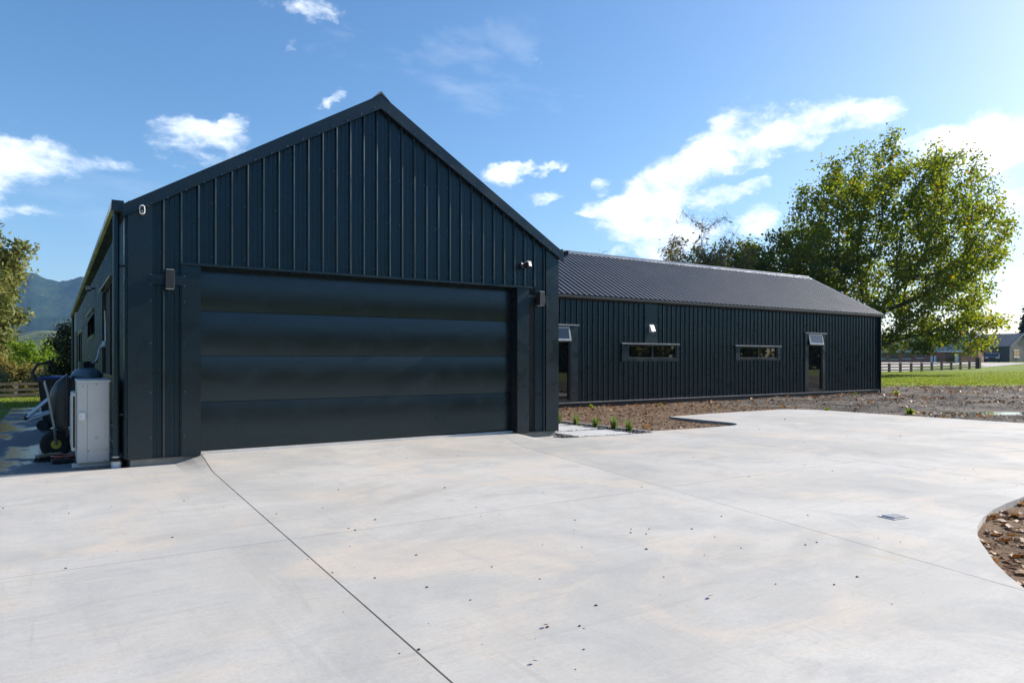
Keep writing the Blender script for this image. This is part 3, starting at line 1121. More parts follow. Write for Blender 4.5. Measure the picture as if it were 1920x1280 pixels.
window(None, 11.60, 14.20, 1.02, 2.50, GX0, mull=(12.6,), surround=(.06, .06, .05, 0), head=(11.5, 14.3), facing='x')
window(None, 17.40, 20.70, 1.82, 2.38, GX0, mull=(19.0,), open_top=28, surround=(.06, .06, .05, 0), head=(17.3, 20.8), facing='x')
window(None, 26.05, 27.95, .35, 2.26, GX0, surround=(.06, .06, .05, 0), head=(26, 28), facing='x')

# --- the wing: front wall with its openings
ww = MB().box(GX1 - .1, WX1 - .03, WY + .065, WY + .25, .04, WEAVE)
wing_wall = hp(ww, 'wing_wall', M['backing'])
cuts = [(11.02, 12.40, .10, 2.27), (14.10, 16.46, 1.24, 1.80), (19.20, 21.58, 1.30, 1.78), (23.06, 24.32, .10, 2.29), (15.04, 15.54, 1.80, WEAVE)]
x = GX1 + .02
while x < WX1 - .15:
    segs = [(.10, WEAVE - .02)]
    for c0, c1, b0, b1 in cuts:
        if x + PITCH * .5 > c0 and x + PITCH * .5 < c1:
            nseg = []
            for s0, s1 in segs:
                if b0 > s0 + .02:
                    nseg.append((s0, min(s1, b0)))
                if b1 < s1 - .02:
                    nseg.append((max(s0, b1), s1))
            segs = [q for q in nseg if q[1] - q[0] > .02]
    for a, b in segs:
        hp(wall_pan(x, WY, a, b, b), 'cladding_tray', M['clad'], wing_wall)
    x += PITCH
window(None, 11.10, 12.16, .14, 2.245, WY, trans=(1.81,), open_top=12, surround=(.12, .27, .04, .03), head=(11.0, 12.45))
window(None, 14.34, 16.40, 1.33, 1.765, WY, mull=(15.36,), surround=(.25, .07, .08, .02), head=(14.06, 16.49))
window(None, 19.40, 21.46, 1.34, 1.755, WY, mull=(20.44,), surround=(.20, .12, .06, .02), head=(19.14, 21.62))
window(None, 23.24, 24.14, .16, 2.262, WY, trans=(1.84,), open_top=12, surround=(.18, .18, .06, .02), head=(23.04, 24.35))
hp(MB().box(15.03, 15.56, WY - .040, WY - .034, 1.80, WEAVE - .02).box(15.03, 15.034, WY - .034, WY, 1.8, WEAVE - .02).box(15.556, 15.56, WY - .034, WY, 1.8, WEAVE - .02), 'flue_cover', M['trim'])
hp(MB().box(GX1, WX1, WY - .045, WY + .06, .07, .098), 'base_flashing', M['glint_edge'])
hp(MB().box(GX1, WX1 - .05, WY + .02, WY + .3, -.2, .068), 'foundation', M['black_metal'])
hp(MB().box(WX1 - .16, WX1, WY - .036, WY - .031, .10, WEAVE - .02).box(WX1 - .004, WX1, WY - .031, WY + .3, .1, WEAVE - .02), 'corner_flashing', M['trim'])
hp(MB().tube([(WX1 - .09, WY - .07, -.05), (WX1 - .09, WY - .07, WEAVE - .05)], .033, 12), 'downpipe', M['trim'])
# end gable of the wing and back
hp(MB().prism([(WY + .25, .04), (WY1, .04), (WY1, WEAVE), (WRY, WRIDGE - .06), (WY + .25, WEAVE + .05)], 'x', WX1 - .15, WX1 - .005), 'wing_end_wall', M['clad'])
hp(MB().box(GX1, WX1 - .2, WY1 - .2, WY1, .04, WEAVE), 'wing_back_wall', M['clad'])
# gutter + soffit along the wing
gy0, gy1 = WY - .17, WY - .045
wg = [(gy1, WEAVE + .015), (gy1, WEAVE - .085), (gy0 + .03, WEAVE - .085), (gy0, WEAVE - .05), (gy0, WEAVE + .012), (gy0 + .012, WEAVE + .012), (gy0 + .012, WEAVE - .045), (gy0 + .035, WEAVE - .079), (gy1 - .004, WEAVE - .079), (gy1 - .004, WEAVE + .015)]
hp(MB().prism(wg, 'x', GX1 + .12, WX1 + .06), 'wing_gutter', M['gutter_light'])
hp(MB().box(GX1 + .12, WX1 + .05, WY - .042, WY + .06, WEAVE - .10, WEAVE - .004), 'wing_fascia', M['soffit'])
# roof trays of the wing, front slope
sl2 = (WRIDGE - WEAVE) / (WRY - (WY - .10))
wr = hp(MB().add([(4.6, WY - .05, WEAVE - .02), (WX1, WY - .05, WEAVE - .02), (WX1, WRY, WRIDGE - .03), (4.6, WRY, WRIDGE - .03)], [(0, 1, 2, 3)]), 'wing_roof', M['backing'])
nlen = math.sqrt(1 + sl2 * sl2)
RH = .050
pr = [(0, 0), (.104, 0), (.092, RH), (.120, RH), (.123, RH - .002), (.156, RH - .002), (.159, RH), (.188, RH), (.20, 0)]
x = WX1 + .03
while x > GX1 - 1.6:
    x -= PITCH
    mb = MB()
    for a, o in pr:
        for (yy, zz) in ((WY - .115, WEAVE - .006), (WRY, WRIDGE)):
            mb.v.append((x + a, yy - o * sl2 / nlen, zz + o / nlen))
    mb.f = [(2 * i, 2 * i + 2, 2 * i + 3, 2 * i + 1) for i in range(len(pr) - 1)]
    hp(mb, 'roof_tray', M['roof'], wr)
mb = MB()
xx, pts = 4.6, []
while xx < WX1:
    pts += [(xx + a, o) for a, o in pr]
    xx += PITCH
for a, o in pts:
    mb.v += [(a, WRY, WRIDGE + o), (a, 2 * WRY - WY + .1, WEAVE + o)]
mb.f = [(2 * i, 2 * i + 2, 2 * i + 3, 2 * i + 1) for i in range(len(pts) - 1)]
hp(mb, 'wing_back_roof', M['roof'])
hp(MB().prism([(WRY - .17, WRIDGE - .045), (WRY - .16, WRIDGE - .015), (WRY - .02, WRIDGE + .062), (WRY, WRIDGE + .085), (WRY + .02, WRIDGE + .062), (WRY + .16, WRIDGE - .015), (WRY + .17, WRIDGE - .045), (WRY, WRIDGE + .04)], 'x', 4.6, WX1 + .05), 'wing_ridge_cap', plain('ridge_steel', (.10, .105, .11), (.13, .135, .14), .28, ior=1.9))
mb = MB()
mb.prism([(WY - .115, WEAVE + .05), (WY - .115, WEAVE - .10), (WRY, WRIDGE - .11), (WRY, WRIDGE + .055)], 'x', WX1 + .03, WX1 + .05)
mb.prism([(WY - .115, WEAVE + .056), (WY - .115, WEAVE + .05), (WRY, WRIDGE + .052), (WRY, WRIDGE + .058)], 'x', WX1 - .12, WX1 + .052)
hp(mb, 'wing_barge_flashing', plain('barge_steel', (.10, .105, .11), (.13, .135, .14), .28, ior=1.9))
mb = MB()
mb.prism([(2 * WRY - a, b) for a, b in [(WY - .115, WEAVE + .05), (WY - .115, WEAVE - .10), (WRY, WRIDGE - .11), (WRY, WRIDGE + .055)]], 'x', WX1 + .03, WX1 + .05)
hp(mb, 'wing_barge_flashing', M['trim'])


# ------------------------------------------------------------------ fittings on the house
def updown_light(x, z, label):
    t = empty('wall_light', (x, GY, z))
    tag(t, label, 'wall light', 'box lights either side of the garage door')
    MB().box(-.05, .05, -.165, -.060, -.115, .115).build('housing', M['black_metal'], t, bevel=.004)
    MB().box(-.195 if x < 3 else -.20, .185, -.0425, -.0385, -.062, .062).build('mounting_plate', M['trim'], t)
    MB().box(-.022, .022, -.060, -.0425, -.05, .05).build('bracket', M['black_metal'], t)
    MB().box(-.042, .042, -.157, -.068, .1155, .1195).build('lens', M['lens'], t)
    MB().box(-.042, .042, -.157, -.068, -.1195, -.1155).build('lens', M['lens'], t)


updown_light(1.185, 2.285, 'dark grey box wall light on the left pier by the downpipe corner')
updown_light(6.785, 2.315, 'dark grey box wall light on the right pier beside the wing')


def camera_dome():
    t = empty('doorbell_camera', (.885, GY - .086, 3.105))
    t.scale = (.74, 1, .8)
    tag(t, 'small white capsule security camera high on the garage corner', 'camera')
    p = []
    for k in range(20):
        a = 2 * math.pi * k / 20
        p.append((.042 * math.cos(a), .03 * (1 if math.sin(a) > 0 else -1) + .042 * math.sin(a)))
    MB().prism(p, 'y', -.045, 0).build('housing', M['white_plastic'], t, bevel=.008)
    MB().prism([(a * .72, b * .74) for a, b in p], 'y', -.051, -.046).build('face', M['black'], t, bevel=.002)
    ln_ = MB().lathe([(.013, 0), (.013, .004)], (0, 0, 0), 14).build('lens', M['glass'], t, loc=(0, -.052, .018))
    ln_.rotation_euler = (R(90), 0, 0)
    MB().box(-.01, .01, -.054, -.0515, -.03, -.022).build('indicator', M['white_plastic'], t)


camera_dome()


def flood(x, y, z, label, face):
    t = empty('sensor_light', (x, y, z))
    tag(t, label, 'spotlight')
    d = Vector(face).normalized()
    MB().lathe([(.045, 0), (.045, .02), (.02, .03)], (0, 0, 0), 16).build('base', M['black'], t).rotation_euler = d.to_track_quat('Z', 'Y').to_euler()
    MB().tube([(0, 0, 0), d * .10], .016, 10).build('arm', M['black'], t)
    h = MB().box(-.045, .045, -.05, .05, -.045, .045).build('head', M['black'], t, bevel=.012)
    h.location = d * .13 + Vector((0, 0, -.01))
    h.rotation_euler = (R(-12), 0, R(14))
    le = MB().box(-.034, .034, -.058, -.051, -.03, .03).build('lens', M['lens'], t, bevel=.002)
    le.location, le.rotation_euler = h.location, h.rotation_euler
    br = MB().box(-.048, .048, -.05, .04, .0455, .052).build('visor', M['white_plastic'], t)
    br.location, br.rotation_euler = h.location, h.rotation_euler


flood(6.47, GY - .005, 2.86, 'small black and white spotlight above the garage door corner', (.35, -1, 0))
flood(.73, 17.2, 2.80, 'small spotlight under the shaded side eave near the grey box', (-1, -.1, 0))


def vent_cowl():
    t = empty('vent_cowl', (15.30, WY - .04, 2.25))
    tag(t, 'white square vent cowl on the wing wall above a low window', 'vent')
    MB().prism([(0, .10), (-.02, .10), (-.10, -.085), (-.09, -.09), (0, -.07)], 'x', -.085, .085).build('hood', M['white_plastic'], t)
    MB().box(-.10, .10, -.002, .0, -.11, .12).build('back_plate', M['white_plastic'], t)


vent_cowl()


# ------------------------------------------------------------------ things along the shaded side
def heat_pump():
    t = empty('heat_pump', (.225, 9.84, 0))
    tag(t, 'tall pale grey heat pump unit standing at the garage corner', 'heat pump')
    W, Ln, Hh = .345, .96, 1.04
    body = MB().box(0, W, 0, Ln, .05, Hh).build('casing', M['grey_unit'], t, bevel=.014)
    MB().box(-.006, W + .006, -.006, Ln + .006, Hh - .012, Hh + .012).build('top_cover', M['grey_unit'], t, bevel=.006)
    # pressed end panels with the seams between them
    MB().box(.012, .105, -.006, -.001, .215, Hh - .03).build('end_panel', M['grey_unit'], t, bevel=.002)
    MB().box(.110, W - .014, -.006, -.001, .215, Hh - .03).build('end_panel', M['grey_unit'], t, bevel=.002)
    MB().box(.012, .105, -.005, -.001, .065, .208).build('service_panel', M['grey_unit'], t, bevel=.002)
    MB().box(.110, W - .014, -.005, -.001, .065, .208).build('service_panel', M['grey_unit'], t, bevel=.002)
    p = MB()
    for q in ((.135, .290, -.0085, .255, .258), (.287, .290, -.0085, .258, .955), (.135, .290, -.0085, .955, .958)):
        p.box(q[0], q[1], q[2], -.006, q[3], q[4])
    p.build('pressed_edge', M['grey_unit'], t)
    h = MB().box(.018, .088, -.036, -.006, .575, .665).build('valve_cover', M['white_plastic'], t, bevel=.006)
    MB().box(.034, .040, -.039, -.0365, .60, .64).build('slot', M['grey_unit'], h)
    MB().prism([(.188, .365), (.212, .365), (.200, .386)], 'y', -.0075, -.0062).build('warning_triangle', plain('warning_print', (.42, .40, .25), rough=.6), t)
    MB().box(.178, .222, -.0075, -.0062, .345, .356).build('warning_text', plain('grey_print', (.30, .30, .28), rough=.6), t)
    for x, z in ((.115, .20), (.30, .20), (.06, .98), (.20, 1.0), (.29, .075)):
        MB().lathe([(.006, 0), (.006, .004)], (0, 0, 0), 8).build('screw', M['black'], t, loc=(x, -.0062, z)).rotation_euler = (R(90), 0, 0)
    # fan guard on the face that looks away from the wall
    gd_ = MB().box(-.055, -.001, .06, .70, .20, .90).build('fan_guard', M['grey_unit'], t, bevel=.012)
    for k in range(14):
        z = .27 + k * .042
        MB().box(-.062, -.056, .10, .66, z, z + .022).build('grille_bar', M['grey_unit'], gd_)
        MB().box(-.03, -.028, .0585, .0595, z, z + .03).build('grille_slot', M['black'], gd_)
    MB().box(-.040, -.018, .0575, .0595, .245, .86).build('grille_shade_strip', M['black'], gd_)  # black strip drawn in place of the shade inside the guard
    for y0 in (.04, .82):
        MB().box(-.05, W + .02, y0, y0 + .09, 0, .05).build('foot', M['grey_unit'], t, bevel=.006)
    MB().tube([(W, .25, .25), (W + .06, .22, .22), (W + .10, .12, .10), (W + .08, .0, .03)], .018, 8).build('pipe', M['pvc'], t)
    MB().tube([(W, .12, .50), (W + .06, .08, .46), (W + .07, .02, .2), (W + .05, -.02, .06)], .008, 8).build('cable', M['pvc'], t)


heat_pump()


def gas_cylinder():
    t = empty('gas_cylinder', (.375, 11.35, 0))
    tag(t, 'blue grey domed gas cylinder behind the heat pump', 'gas cylinder')
    prof = [(.15, .0), (.16, .03), (.185, .06), (.19, .10), (.165, .12), (.165, 1.02), (.19, 1.04), (.192, 1.06), (.187, 1.09), (.170, 1.128), (.140, 1.158), (.10, 1.178), (.05, 1.188), (.01, 1.19)]
    MB().lathe(prof, n=32).build('body', M['gas'], t, smooth=True)
    mb = MB()
    n = 22
    for k in range(n):
        a0, a1 = R(20 + 230 * k / n), R(20 + 230 * (k + 1) / n)
        for r0, r1 in ((.098, .104),):
            mb.add([(r * math.cos(a), r * math.sin(a), z) for z in (1.165, 1.275) for r, a in ((r0, a0), (r1, a0), (r1, a1), (r0, a1))],
                   [(0, 1, 2, 3), (4, 7, 6, 5), (0, 4, 5, 1), (1, 5, 6, 2), (2, 6, 7, 3), (3, 7, 4, 0)])
    MB_ = mb.build('collar', M['gas_collar'], t)
    MB().lathe([(.02, 1.19), (.02, 1.25), (.035, 1.255), (.035, 1.275)], n=12).build('valve', M['black'], t)


gas_cylinder()


def gas_regulator():
    t = empty('gas_regulator', (.70, 13.2, 1.55))
    tag(t, 'small white gas regulator with hoses on the side wall', 'regulator')
    MB().lathe([(.05, 0), (.055, .02), (.05, .05)], n=18).build('body', M['white_plastic'], t).rotation_euler = (0, R(-90), 0)
    MB().box(-.10, -.08, -.02, .05, -.16, -.10).build('tag', M['white_plastic'], t)
    for k in range(3):
        pts = [(-.04 - .01 * k, .02 * k, -.02), (-.10, -.1 - .05 * k, -.10), (-.14, -.45, -.28 + .02 * k), (-.22, -1.2 - .2 * k, -.30), (-.25, -1.8, -.29)]
        MB().tube(pts, .011, 8).build('hose', M['pvc'], t)
    MB().tube([(0, 0, .05), (0, .02, .35), (-.01, .0, .55)], .012, 8).build('pipe', M['silver'], t)


gas_regulator()


def water_heater():
    t = empty('water_heater', (.735, 24.0, 2.08))
    tag(t, 'pale grey box water heater high on the shaded side wall', 'water heater')
    MB().box(-.23, 0, 0, .36, 0, .60).build('casing', M['grey_unit'], t, bevel=.01)
    MB().box(-.234, -.231, .03, .33, .03, .57).build('front_cover', M['grey_unit'], t)
    for k in range(3):
        MB().tube([(-.08 - .05 * k, .08 + .09 * k, 0), (-.08 - .05 * k, .08 + .09 * k, -1.2)], .018, 8).build('pipe', M['black'], t)


water_heater()


def wheelie_bin(x, y, rz, label, lid):
    t = empty('wheelie_bin', (x, y, 0), rz)
    tag(t, label, 'bin')
    a = MB()
    lo, hi = [(-.20, -.22), (.20, -.22), (.20, .22), (-.20, .22)], [(-.26, -.30), (.26, -.30), (.26, .30), (-.26, .30)]
    a.add([(p[0], p[1], .06) for p in lo] + [(p[0], p[1], .93) for p in hi], [(3, 2, 1, 0), (4, 5, 6, 7), (0, 1, 5, 4), (1, 2, 6, 5), (2, 3, 7, 6), (3, 0, 4, 7)])
    a.build('body', M['black'], t, bevel=.02)
    MB().box(-.275, .275, -.32, .32, .90, .945).build('rim', M['black'], t, bevel=.012)
    MB().prism([(-.33, .948), (.31, .948), (.31, .97), (.1, 1.0), (-.25, .985), (-.33, .965)], 'x', -.28, .28).build('lid', lid, t, bevel=.01)
    MB().tube([(-.2, .36, .95), (.2, .36, .95)], .014, 8).build('handle', M['black'], t)
    for s in (-1, 1):
        w = MB().lathe([(.03, -.025), (.095, -.025), (.10, -.015), (.10, .015), (.095, .025), (.03, .025)], n=20).build('wheel', M['rubber'], t, loc=(s * .23, .22, .10))
        w.rotation_euler = (0, R(90), 0)


wheelie_bin(.08, 15.6, R(80), 'black wheelie bin with a blue lid by the side wall', M['blue'])


def wheelbarrow():
    """stood on its nose: wheel on the slab, tray upright, legs and handles pointing out"""
    t = empty('wheelbarrow', (.12, 11.05, 0))
    tag(t, 'black wheelbarrow stood on its nose beside the heat pump', 'wheelbarrow')
    # tray: dished pan standing on edge, open side towards the wall
    V, Fc = [], []
    n, m = 9, 8
    for j in range(m + 1):
        for i in range(n + 1):
            u, v = i / n * 2 - 1, j / m * 2 - 1
            dish = .20 * (1 - max(abs(u) ** 3.0, abs(v) ** 3.0))
            V.append((.02 - dish, u * .31, .70 + v * .40))
    Fc = [(j * (n + 1) + i, j * (n + 1) + i + 1, (j + 1) * (n + 1) + i + 1, (j + 1) * (n + 1) + i) for j in range(m) for i in range(n)]
    me = MB().add(V, Fc).build('tray', M['black'], t, smooth=True)
    md = me.modifiers.new('thickness', 'SOLIDIFY')
    md.thickness = .006
    MB().tube([(.02, -.31, .30), (.02, -.31, 1.08), (.02, -.25, 1.10), (.02, .25, 1.10), (.02, .31, 1.08), (.02, .31, .30), (.02, -.31, .30)], .012, 8).build('tray_rim', M['black'], t)
    w = MB().lathe([(.05, -.03), (.14, -.04), (.175, -.03), (.185, 0), (.175, .03), (.14, .04), (.05, .03)], n=24).build('wheel', M['rubber'], t, loc=(-.10, 0, .185))
    w.rotation_euler = (R(90), 0, 0)
    MB().lathe([(.02, -.045), (.06, -.045), (.06, .045), (.02, .045)], n=16).build('hub', M['yellow'], w)
    for s in (-1, 1):
        MB().tube([(-.10, s * .07, .185), (-.12, s * .20, .42), (-.19, s * .25, .85), (-.23, s * .27, 1.02)], .016, 8).build('frame_rail', M['silver'], t)
        lg = MB().tube([(-.17, s * .24, .80), (-.42, s * .25, .56), (-.40, s * .25, .53), (-.15, s * .22, .62)], .015, 8).build('leg', M['silver'], t)
        MB().tube([(-.415, s * .25, .572), (-.435, s * .25, .535)], .022, 8).build('rubber_foot', M['rubber'], lg)
    MB().tube([(-.23, -.27, 1.02), (-.33, -.27, 1.04), (-.36, -.26, 1.14), (-.30, -.24, 1.24), (-.16, -.15, 1.27), (-.14, .15, 1.27), (-.30, .24, 1.24), (-.36, .26, 1.14), (-.33, .27, 1.04), (-.23, .27, 1.02)], .016, 8).build('handle_loop', M['black'], t)
    MB().bar((-.42, -.25, .55), (-.42, .25, .55), .02, .02).build('cross_brace', M['silver'], t)


wheelbarrow()


def broom():
    t = empty('broom', (-.06, 10.85, 0), R(38))
    tag(t, 'dark yard broom head lying on the wet side slab', 'broom')
    MB().box(-.16, .16, -.035, .035, .05, .085).build('head', M['broom_wood'], t, bevel=.005)
    mb = MB()
    for i in range(16):
        for j in range(3):
            x, y = -.15 + i * .02, -.025 + j * .025
            mb.tube([(x, y, .05), (x * 1.12 + random.uniform(-.01, .01), y * 1.6 + random.uniform(-.01, .01), .002)], [.009, .012], 5)
    mb.build('bristles', M['broom'], t)['kind'] = 'stuff'
    MB().tube([(0, 0, .085), (.1, -.10, .07), (.16, -.17, .05)], .014, 10).build('handle_stub', M['broom_wood'], t)
    t2 = empty('rubber_mat', (.08, 10.45, 0), R(10))
    tag(t2, 'small black rubber mat scrap by the fallen broom', 'mat')
    MB().box(-.11, .11, -.07, .07, .004, .05).build('block', M['rubber'], t2, bevel=.008)
    MB().box(-.06, .06, -.09, -.07, .004, .025).build('lip', M['rubber'], t2, bevel=.004)


broom()
hose = MB()
pts = []
for k in range(90):
    a = k * .23
    r = .12 + .035 * math.sin(a * .37) + .02 * math.sin(a * 1.3)
    pts.append((.12 + r * 1.15 * math.cos(a) - (.3 if k < 6 else 0) * (6 - k) / 6, 10.72 + r * math.sin(a) * 1.2, .02 + .05 * abs(math.sin(a * .31))))
tag(hose.tube(pts, .010, 7).build('hose_coil', M['red_hose'], smooth=True), 'loose coil of red hose on the slab by the heat pump', 'hose')


# ------------------------------------------------------------------ vegetation builders
def leaf_mesh(name, pos, size, tint, rs, up_bias=0.0, aspect=1.0, fold=.18, droop=0.0):
    """many small folded leaves: one quad pair each"""
    n = len(pos)
    nr = rs.normal(size=(n, 3))
    nr[:, 2] += up_bias
    nr /= np.linalg.norm(nr, axis=1)[:, None]
    t = rs.normal(size=(n, 3))
    t[:, 2] -= droop
    t -= nr * (t * nr).sum(1)[:, None]
    t /= np.linalg.norm(t, axis=1)[:, None]
    b = np.cross(nr, t)
    s = (size * rs.uniform(.6, 1.35, n))[:, None]
    L_, W_ = s * .5 * aspect, s * .5
    v = np.empty((n, 4, 3))
    v[:, 0] = pos - t * L_
    v[:, 1] = pos + b * W_ * .8 + nr * s * fold
    v[:, 2] = pos + t * L_
    v[:, 3] = pos - b * W_ * .8 + nr * s * fold
    me = bpy.data.meshes.new(name)
    me.vertices.add(n * 4)
    me.vertices.foreach_set('co', v.reshape(-1).astype(np.float32))
    idx = np.arange(n * 4).reshape(n, 4)
    tri = np.concatenate([idx[:, [0, 1, 2]], idx[:, [0, 2, 3]]], 1).reshape(-1)
    me.loops.add(len(tri))
    me.loops.foreach_set('vertex_index', tri.astype(np.int32))
    me.polygons.add(n * 2)
    me.polygons.foreach_set('loop_start', np.arange(0, n * 6, 3, dtype=np.int32))
    me.update(calc_edges=True)
    at = me.attributes.new('tint', 'FLOAT', 'FACE')
    at.data.foreach_set('value', np.repeat(np.clip(tint, 0, 1), 2).astype(np.float32))
    return me


def grow(base, attr, step, infl, kill, rs, lean=(0, 0, 1), trunk=2.0, iters=160):
    """space colonisation: returns nodes and parents"""
    nodes = [np.array(base, float)]
    par = [-1]
    ln = np.array(lean, float)
    ln /= np.linalg.norm(ln)
    for k in range(int(trunk / step)):
        nodes.append(nodes[-1] + ln * step + rs.normal(0, .05 * step, 3))
        par.append(len(nodes) - 2)
    A = np.array(attr)
    P = np.array(nodes)
    dm = np.linalg.norm(A[:, None] - P[None], axis=2)
    near, nd = dm.argmin(1), dm.min(1)
    alive = np.ones(len(A), bool)
    for it in range(iters):
        act = alive & (nd < infl)
        if not act.any():
            if it < 60 and alive.any():
                i = nd[alive].argmin()
                tgt = A[alive][i]
                j = near[alive][i]
                dirs = {j: (tgt - nodes[j])}
            else:
                break
        else:
            dirs = {}
            for i in np.nonzero(act)[0]:
                d = A[i] - nodes[near[i]]
                d /= np.linalg.norm(d) + 1e-9
                dirs[near[i]] = dirs.get(near[i], 0) + d
        new = []
        for j, d in dirs.items():
            d = np.asarray(d, float)
            q = np.linalg.norm(d)
            if q < 1e-6:
                continue
            p0 = nodes[par[j]] if par[j] >= 0 else nodes[j] - ln
            old = nodes[j] - p0
            d = d / q + .25 * old / (np.linalg.norm(old) + 1e-9) + rs.normal(0, .16, 3)
            d /= np.linalg.norm(d)
            new.append((j, nodes[j] + d * step))
        if not new:
            break
        o = len(nodes)
        for j, p in new:
            nodes.append(p)
            par.append(j)
        NP = np.array([p for _, p in new])
        dm = np.linalg.norm(A[:, None] - NP[None], axis=2)
        k, kd = dm.argmin(1), dm.min(1)
        up = kd < nd
        near[up] = k[up] + o
        nd[up] = kd[up]
        alive &= nd > kill
        if len(nodes) > 9000:
            break
    return np.array(nodes), np.array(par)


def branch_mesh(nodes, par, tip_r, expo=2.3, max_r=None):
    n = len(nodes)
    acc = np.zeros(n)
    ch = np.zeros(n, int)
    for i in range(n - 1, 0, -1):
        if ch[i] == 0:
            acc[i] = tip_r ** expo
        acc[par[i]] += acc[i]
        ch[par[i]] += 1
    if acc[0] == 0:
        acc[0] = tip_r ** expo
    rad = acc ** (1 / expo)
    if max_r:
        rad = np.minimum(rad, max_r)
    mb = MB()
    for i in range(1, n):
        a, b = Vector(nodes[par[i]]), Vector(nodes[i])
        k = 8 if rad[i] > .12 else 5 if rad[i] > .04 else 3
        if (b - a).length < 1e-5:
            continue
        mb.tube([a, b + (b - a) * .04], [rad[par[i]] if rad[par[i]] < rad[i] * 1.7 else rad[i] * 1.25, rad[i]], k, cap=False)
    return mb, rad, ch


def crown_points(c, r, n, rs, lump=.22, seed=1.0, shell=.55, floor=None):
    out = []
    while len(out) < n:
        d = rs.normal(size=3)
        d /= np.linalg.norm(d)
        k = 1 + lump * 2 * mnoise.noise(Vector(d * 2.1 + seed)) + lump * mnoise.noise(Vector(d * 5.0 + seed * 2))
        t = rs.uniform(shell, 1) ** .7 if rs.uniform() < .7 else rs.uniform(.1, 1) ** .5
        p = np.array(c) + d * np.array(r) * k * t
        if floor is not None and p[2] < floor:
            continue
        out.append(p)
    return np.array(out)


def tree(name, label, base, c, r, nattr, nleaf, leaf, lm, bark, seed, cat='tree', group=None, trunk=2.5, lean=(0, 0, 1), step=.55, infl=5.0, kill=1.1,
         tip=.02, lump=.22, shell=.5, spread=.6, floor=None, droop=0.0, aspect=1.0, tint=None, extra=None, up=0.3, max_r=None, clump=6):
    rs = np.random.default_rng(seed)
    root = empty(name, tuple(base))
    tag(root, label, cat, group)
    c, base = np.array(c, float), np.array(base, float)
    attr = crown_points(c, r, nattr, rs, lump, seed * 1.3, shell, floor)
    if extra:
        attr = np.concatenate([attr] + [crown_points(e[0], e[1], e[2], rs, lump, seed + 3.1, .2, floor) for e in extra])
    nodes, par = grow(base, attr, step, infl, kill, rs, lean, trunk)
    mb, rad, ch = branch_mesh(nodes, par, tip, max_r=max_r)
    mb.v = [tuple(Vector(p) - Vector(base)) for p in mb.v]
    tr = mb.build('trunk', bark, root, smooth=True)
    thin = np.nonzero(rad < tip * 3.2)[0]
    hubs = rs.choice(thin, max(60, nleaf // clump))
    pick = rs.choice(hubs, nleaf)
    dark = rs.normal(0, .16, len(nodes))
    pos = nodes[pick] + rs.normal(0, 1, (nleaf, 3)) * spread * np.array([1, 1, .8])
    pos[:, 2] -= np.abs(rs.normal(0, 1, nleaf)) * droop
    if floor is not None:
        pos[:, 2] = np.maximum(pos[:, 2], floor + rs.uniform(-.2, .3, nleaf))
    ti = (rs.beta(2.0, 2.6, nleaf) * .8 + dark[pick] + .05) if tint is None else tint(pos, rs)
    me = leaf_mesh('crown', pos - base, leaf, ti, rs, up_bias=up, aspect=aspect, droop=droop)
    link('crown', me, lm, root)
    return root


def gz(x, y):
    return ground_z(x, y)


# the great plane tree behind the wing
def plane_tint(pos, rs):
    n = len(pos)
    a = np.array([mnoise.noise(Vector(p * .35)) for p in pos])
    t = .36 + .35 * a + rs.normal(0, .17, n) + np.clip((pos[:, 0] - 63) / 9 * .14, -.08, .16)  # last term paints the sunlit side of the crown yellower
    hot = rs.uniform(size=n) < .035
    t[hot] = rs.uniform(.9, 1, hot.sum())
    return np.clip(t, 0, 1)


tree('plane_tree', 'huge spreading plane tree with turning leaves behind the wing gable', (57.0, 34.5, 0), (60.3, 32.7, 11.4), (9.3, 9.3, 9.1), 1600, 62000, .235, M['leaf_plane'], M['bark'], 11,
     trunk=3.2, lean=(.25, -.12, 1), step=.6, infl=6.5, kill=1.1, clump=9, tip=.026, lump=.09, shell=.35, spread=.40, floor=1.45, tint=plane_tint, up=.25,
     extra=[((64.4, 29.2, 4.4), (4.6, 4.4, 2.7), 170), ((65.6, 29.2, 8.6), (3.6, 3.4, 3.6), 110), ((63.2, 30.6, 16.5), (3.3, 3.0, 3.0), 60), ((60.2, 31.0, 3.2), (5.4, 5.0, 1.7), 170)])
tree('broadleaf_tree', 'dark green broadleaf tree between the plane and the willow', (56.5, 43.0, 0), (56.5, 43.0, 8.2), (5.2, 5.2, 5.4), 260, 12000, .26, M['leaf_mid'], M['bark'], 5,
     trunk=2.2, step=.6, infl=5, kill=1.2, tip=.02, lump=.25, spread=.42)
tree('broadleaf_tree', 'lower leafy tree rising behind the wing ridge left of the plane tree', (50.0, 34.0, 0), (50.6, 34.4, 6.9), (4.4, 4.4, 4.3), 220, 10000, .23, M['leaf_mid'], M['bark'], 6,
     trunk=2.0, step=.55, infl=5, kill=1.1, tip=.02, lump=.22, spread=.4)


tree('broadleaf_tree', 'olive green bushy tree beside the willow over the wing ridge', (48.2, 38.6, 0), (48.2, 38.6, 7.3), (4.3, 4.3, 4.3), 230, 11000, .22, M['leaf_mid'], M['bark'], 8,
     trunk=2.0, step=.55, infl=5, kill=1.0, tip=.02, lump=.25, spread=.4)


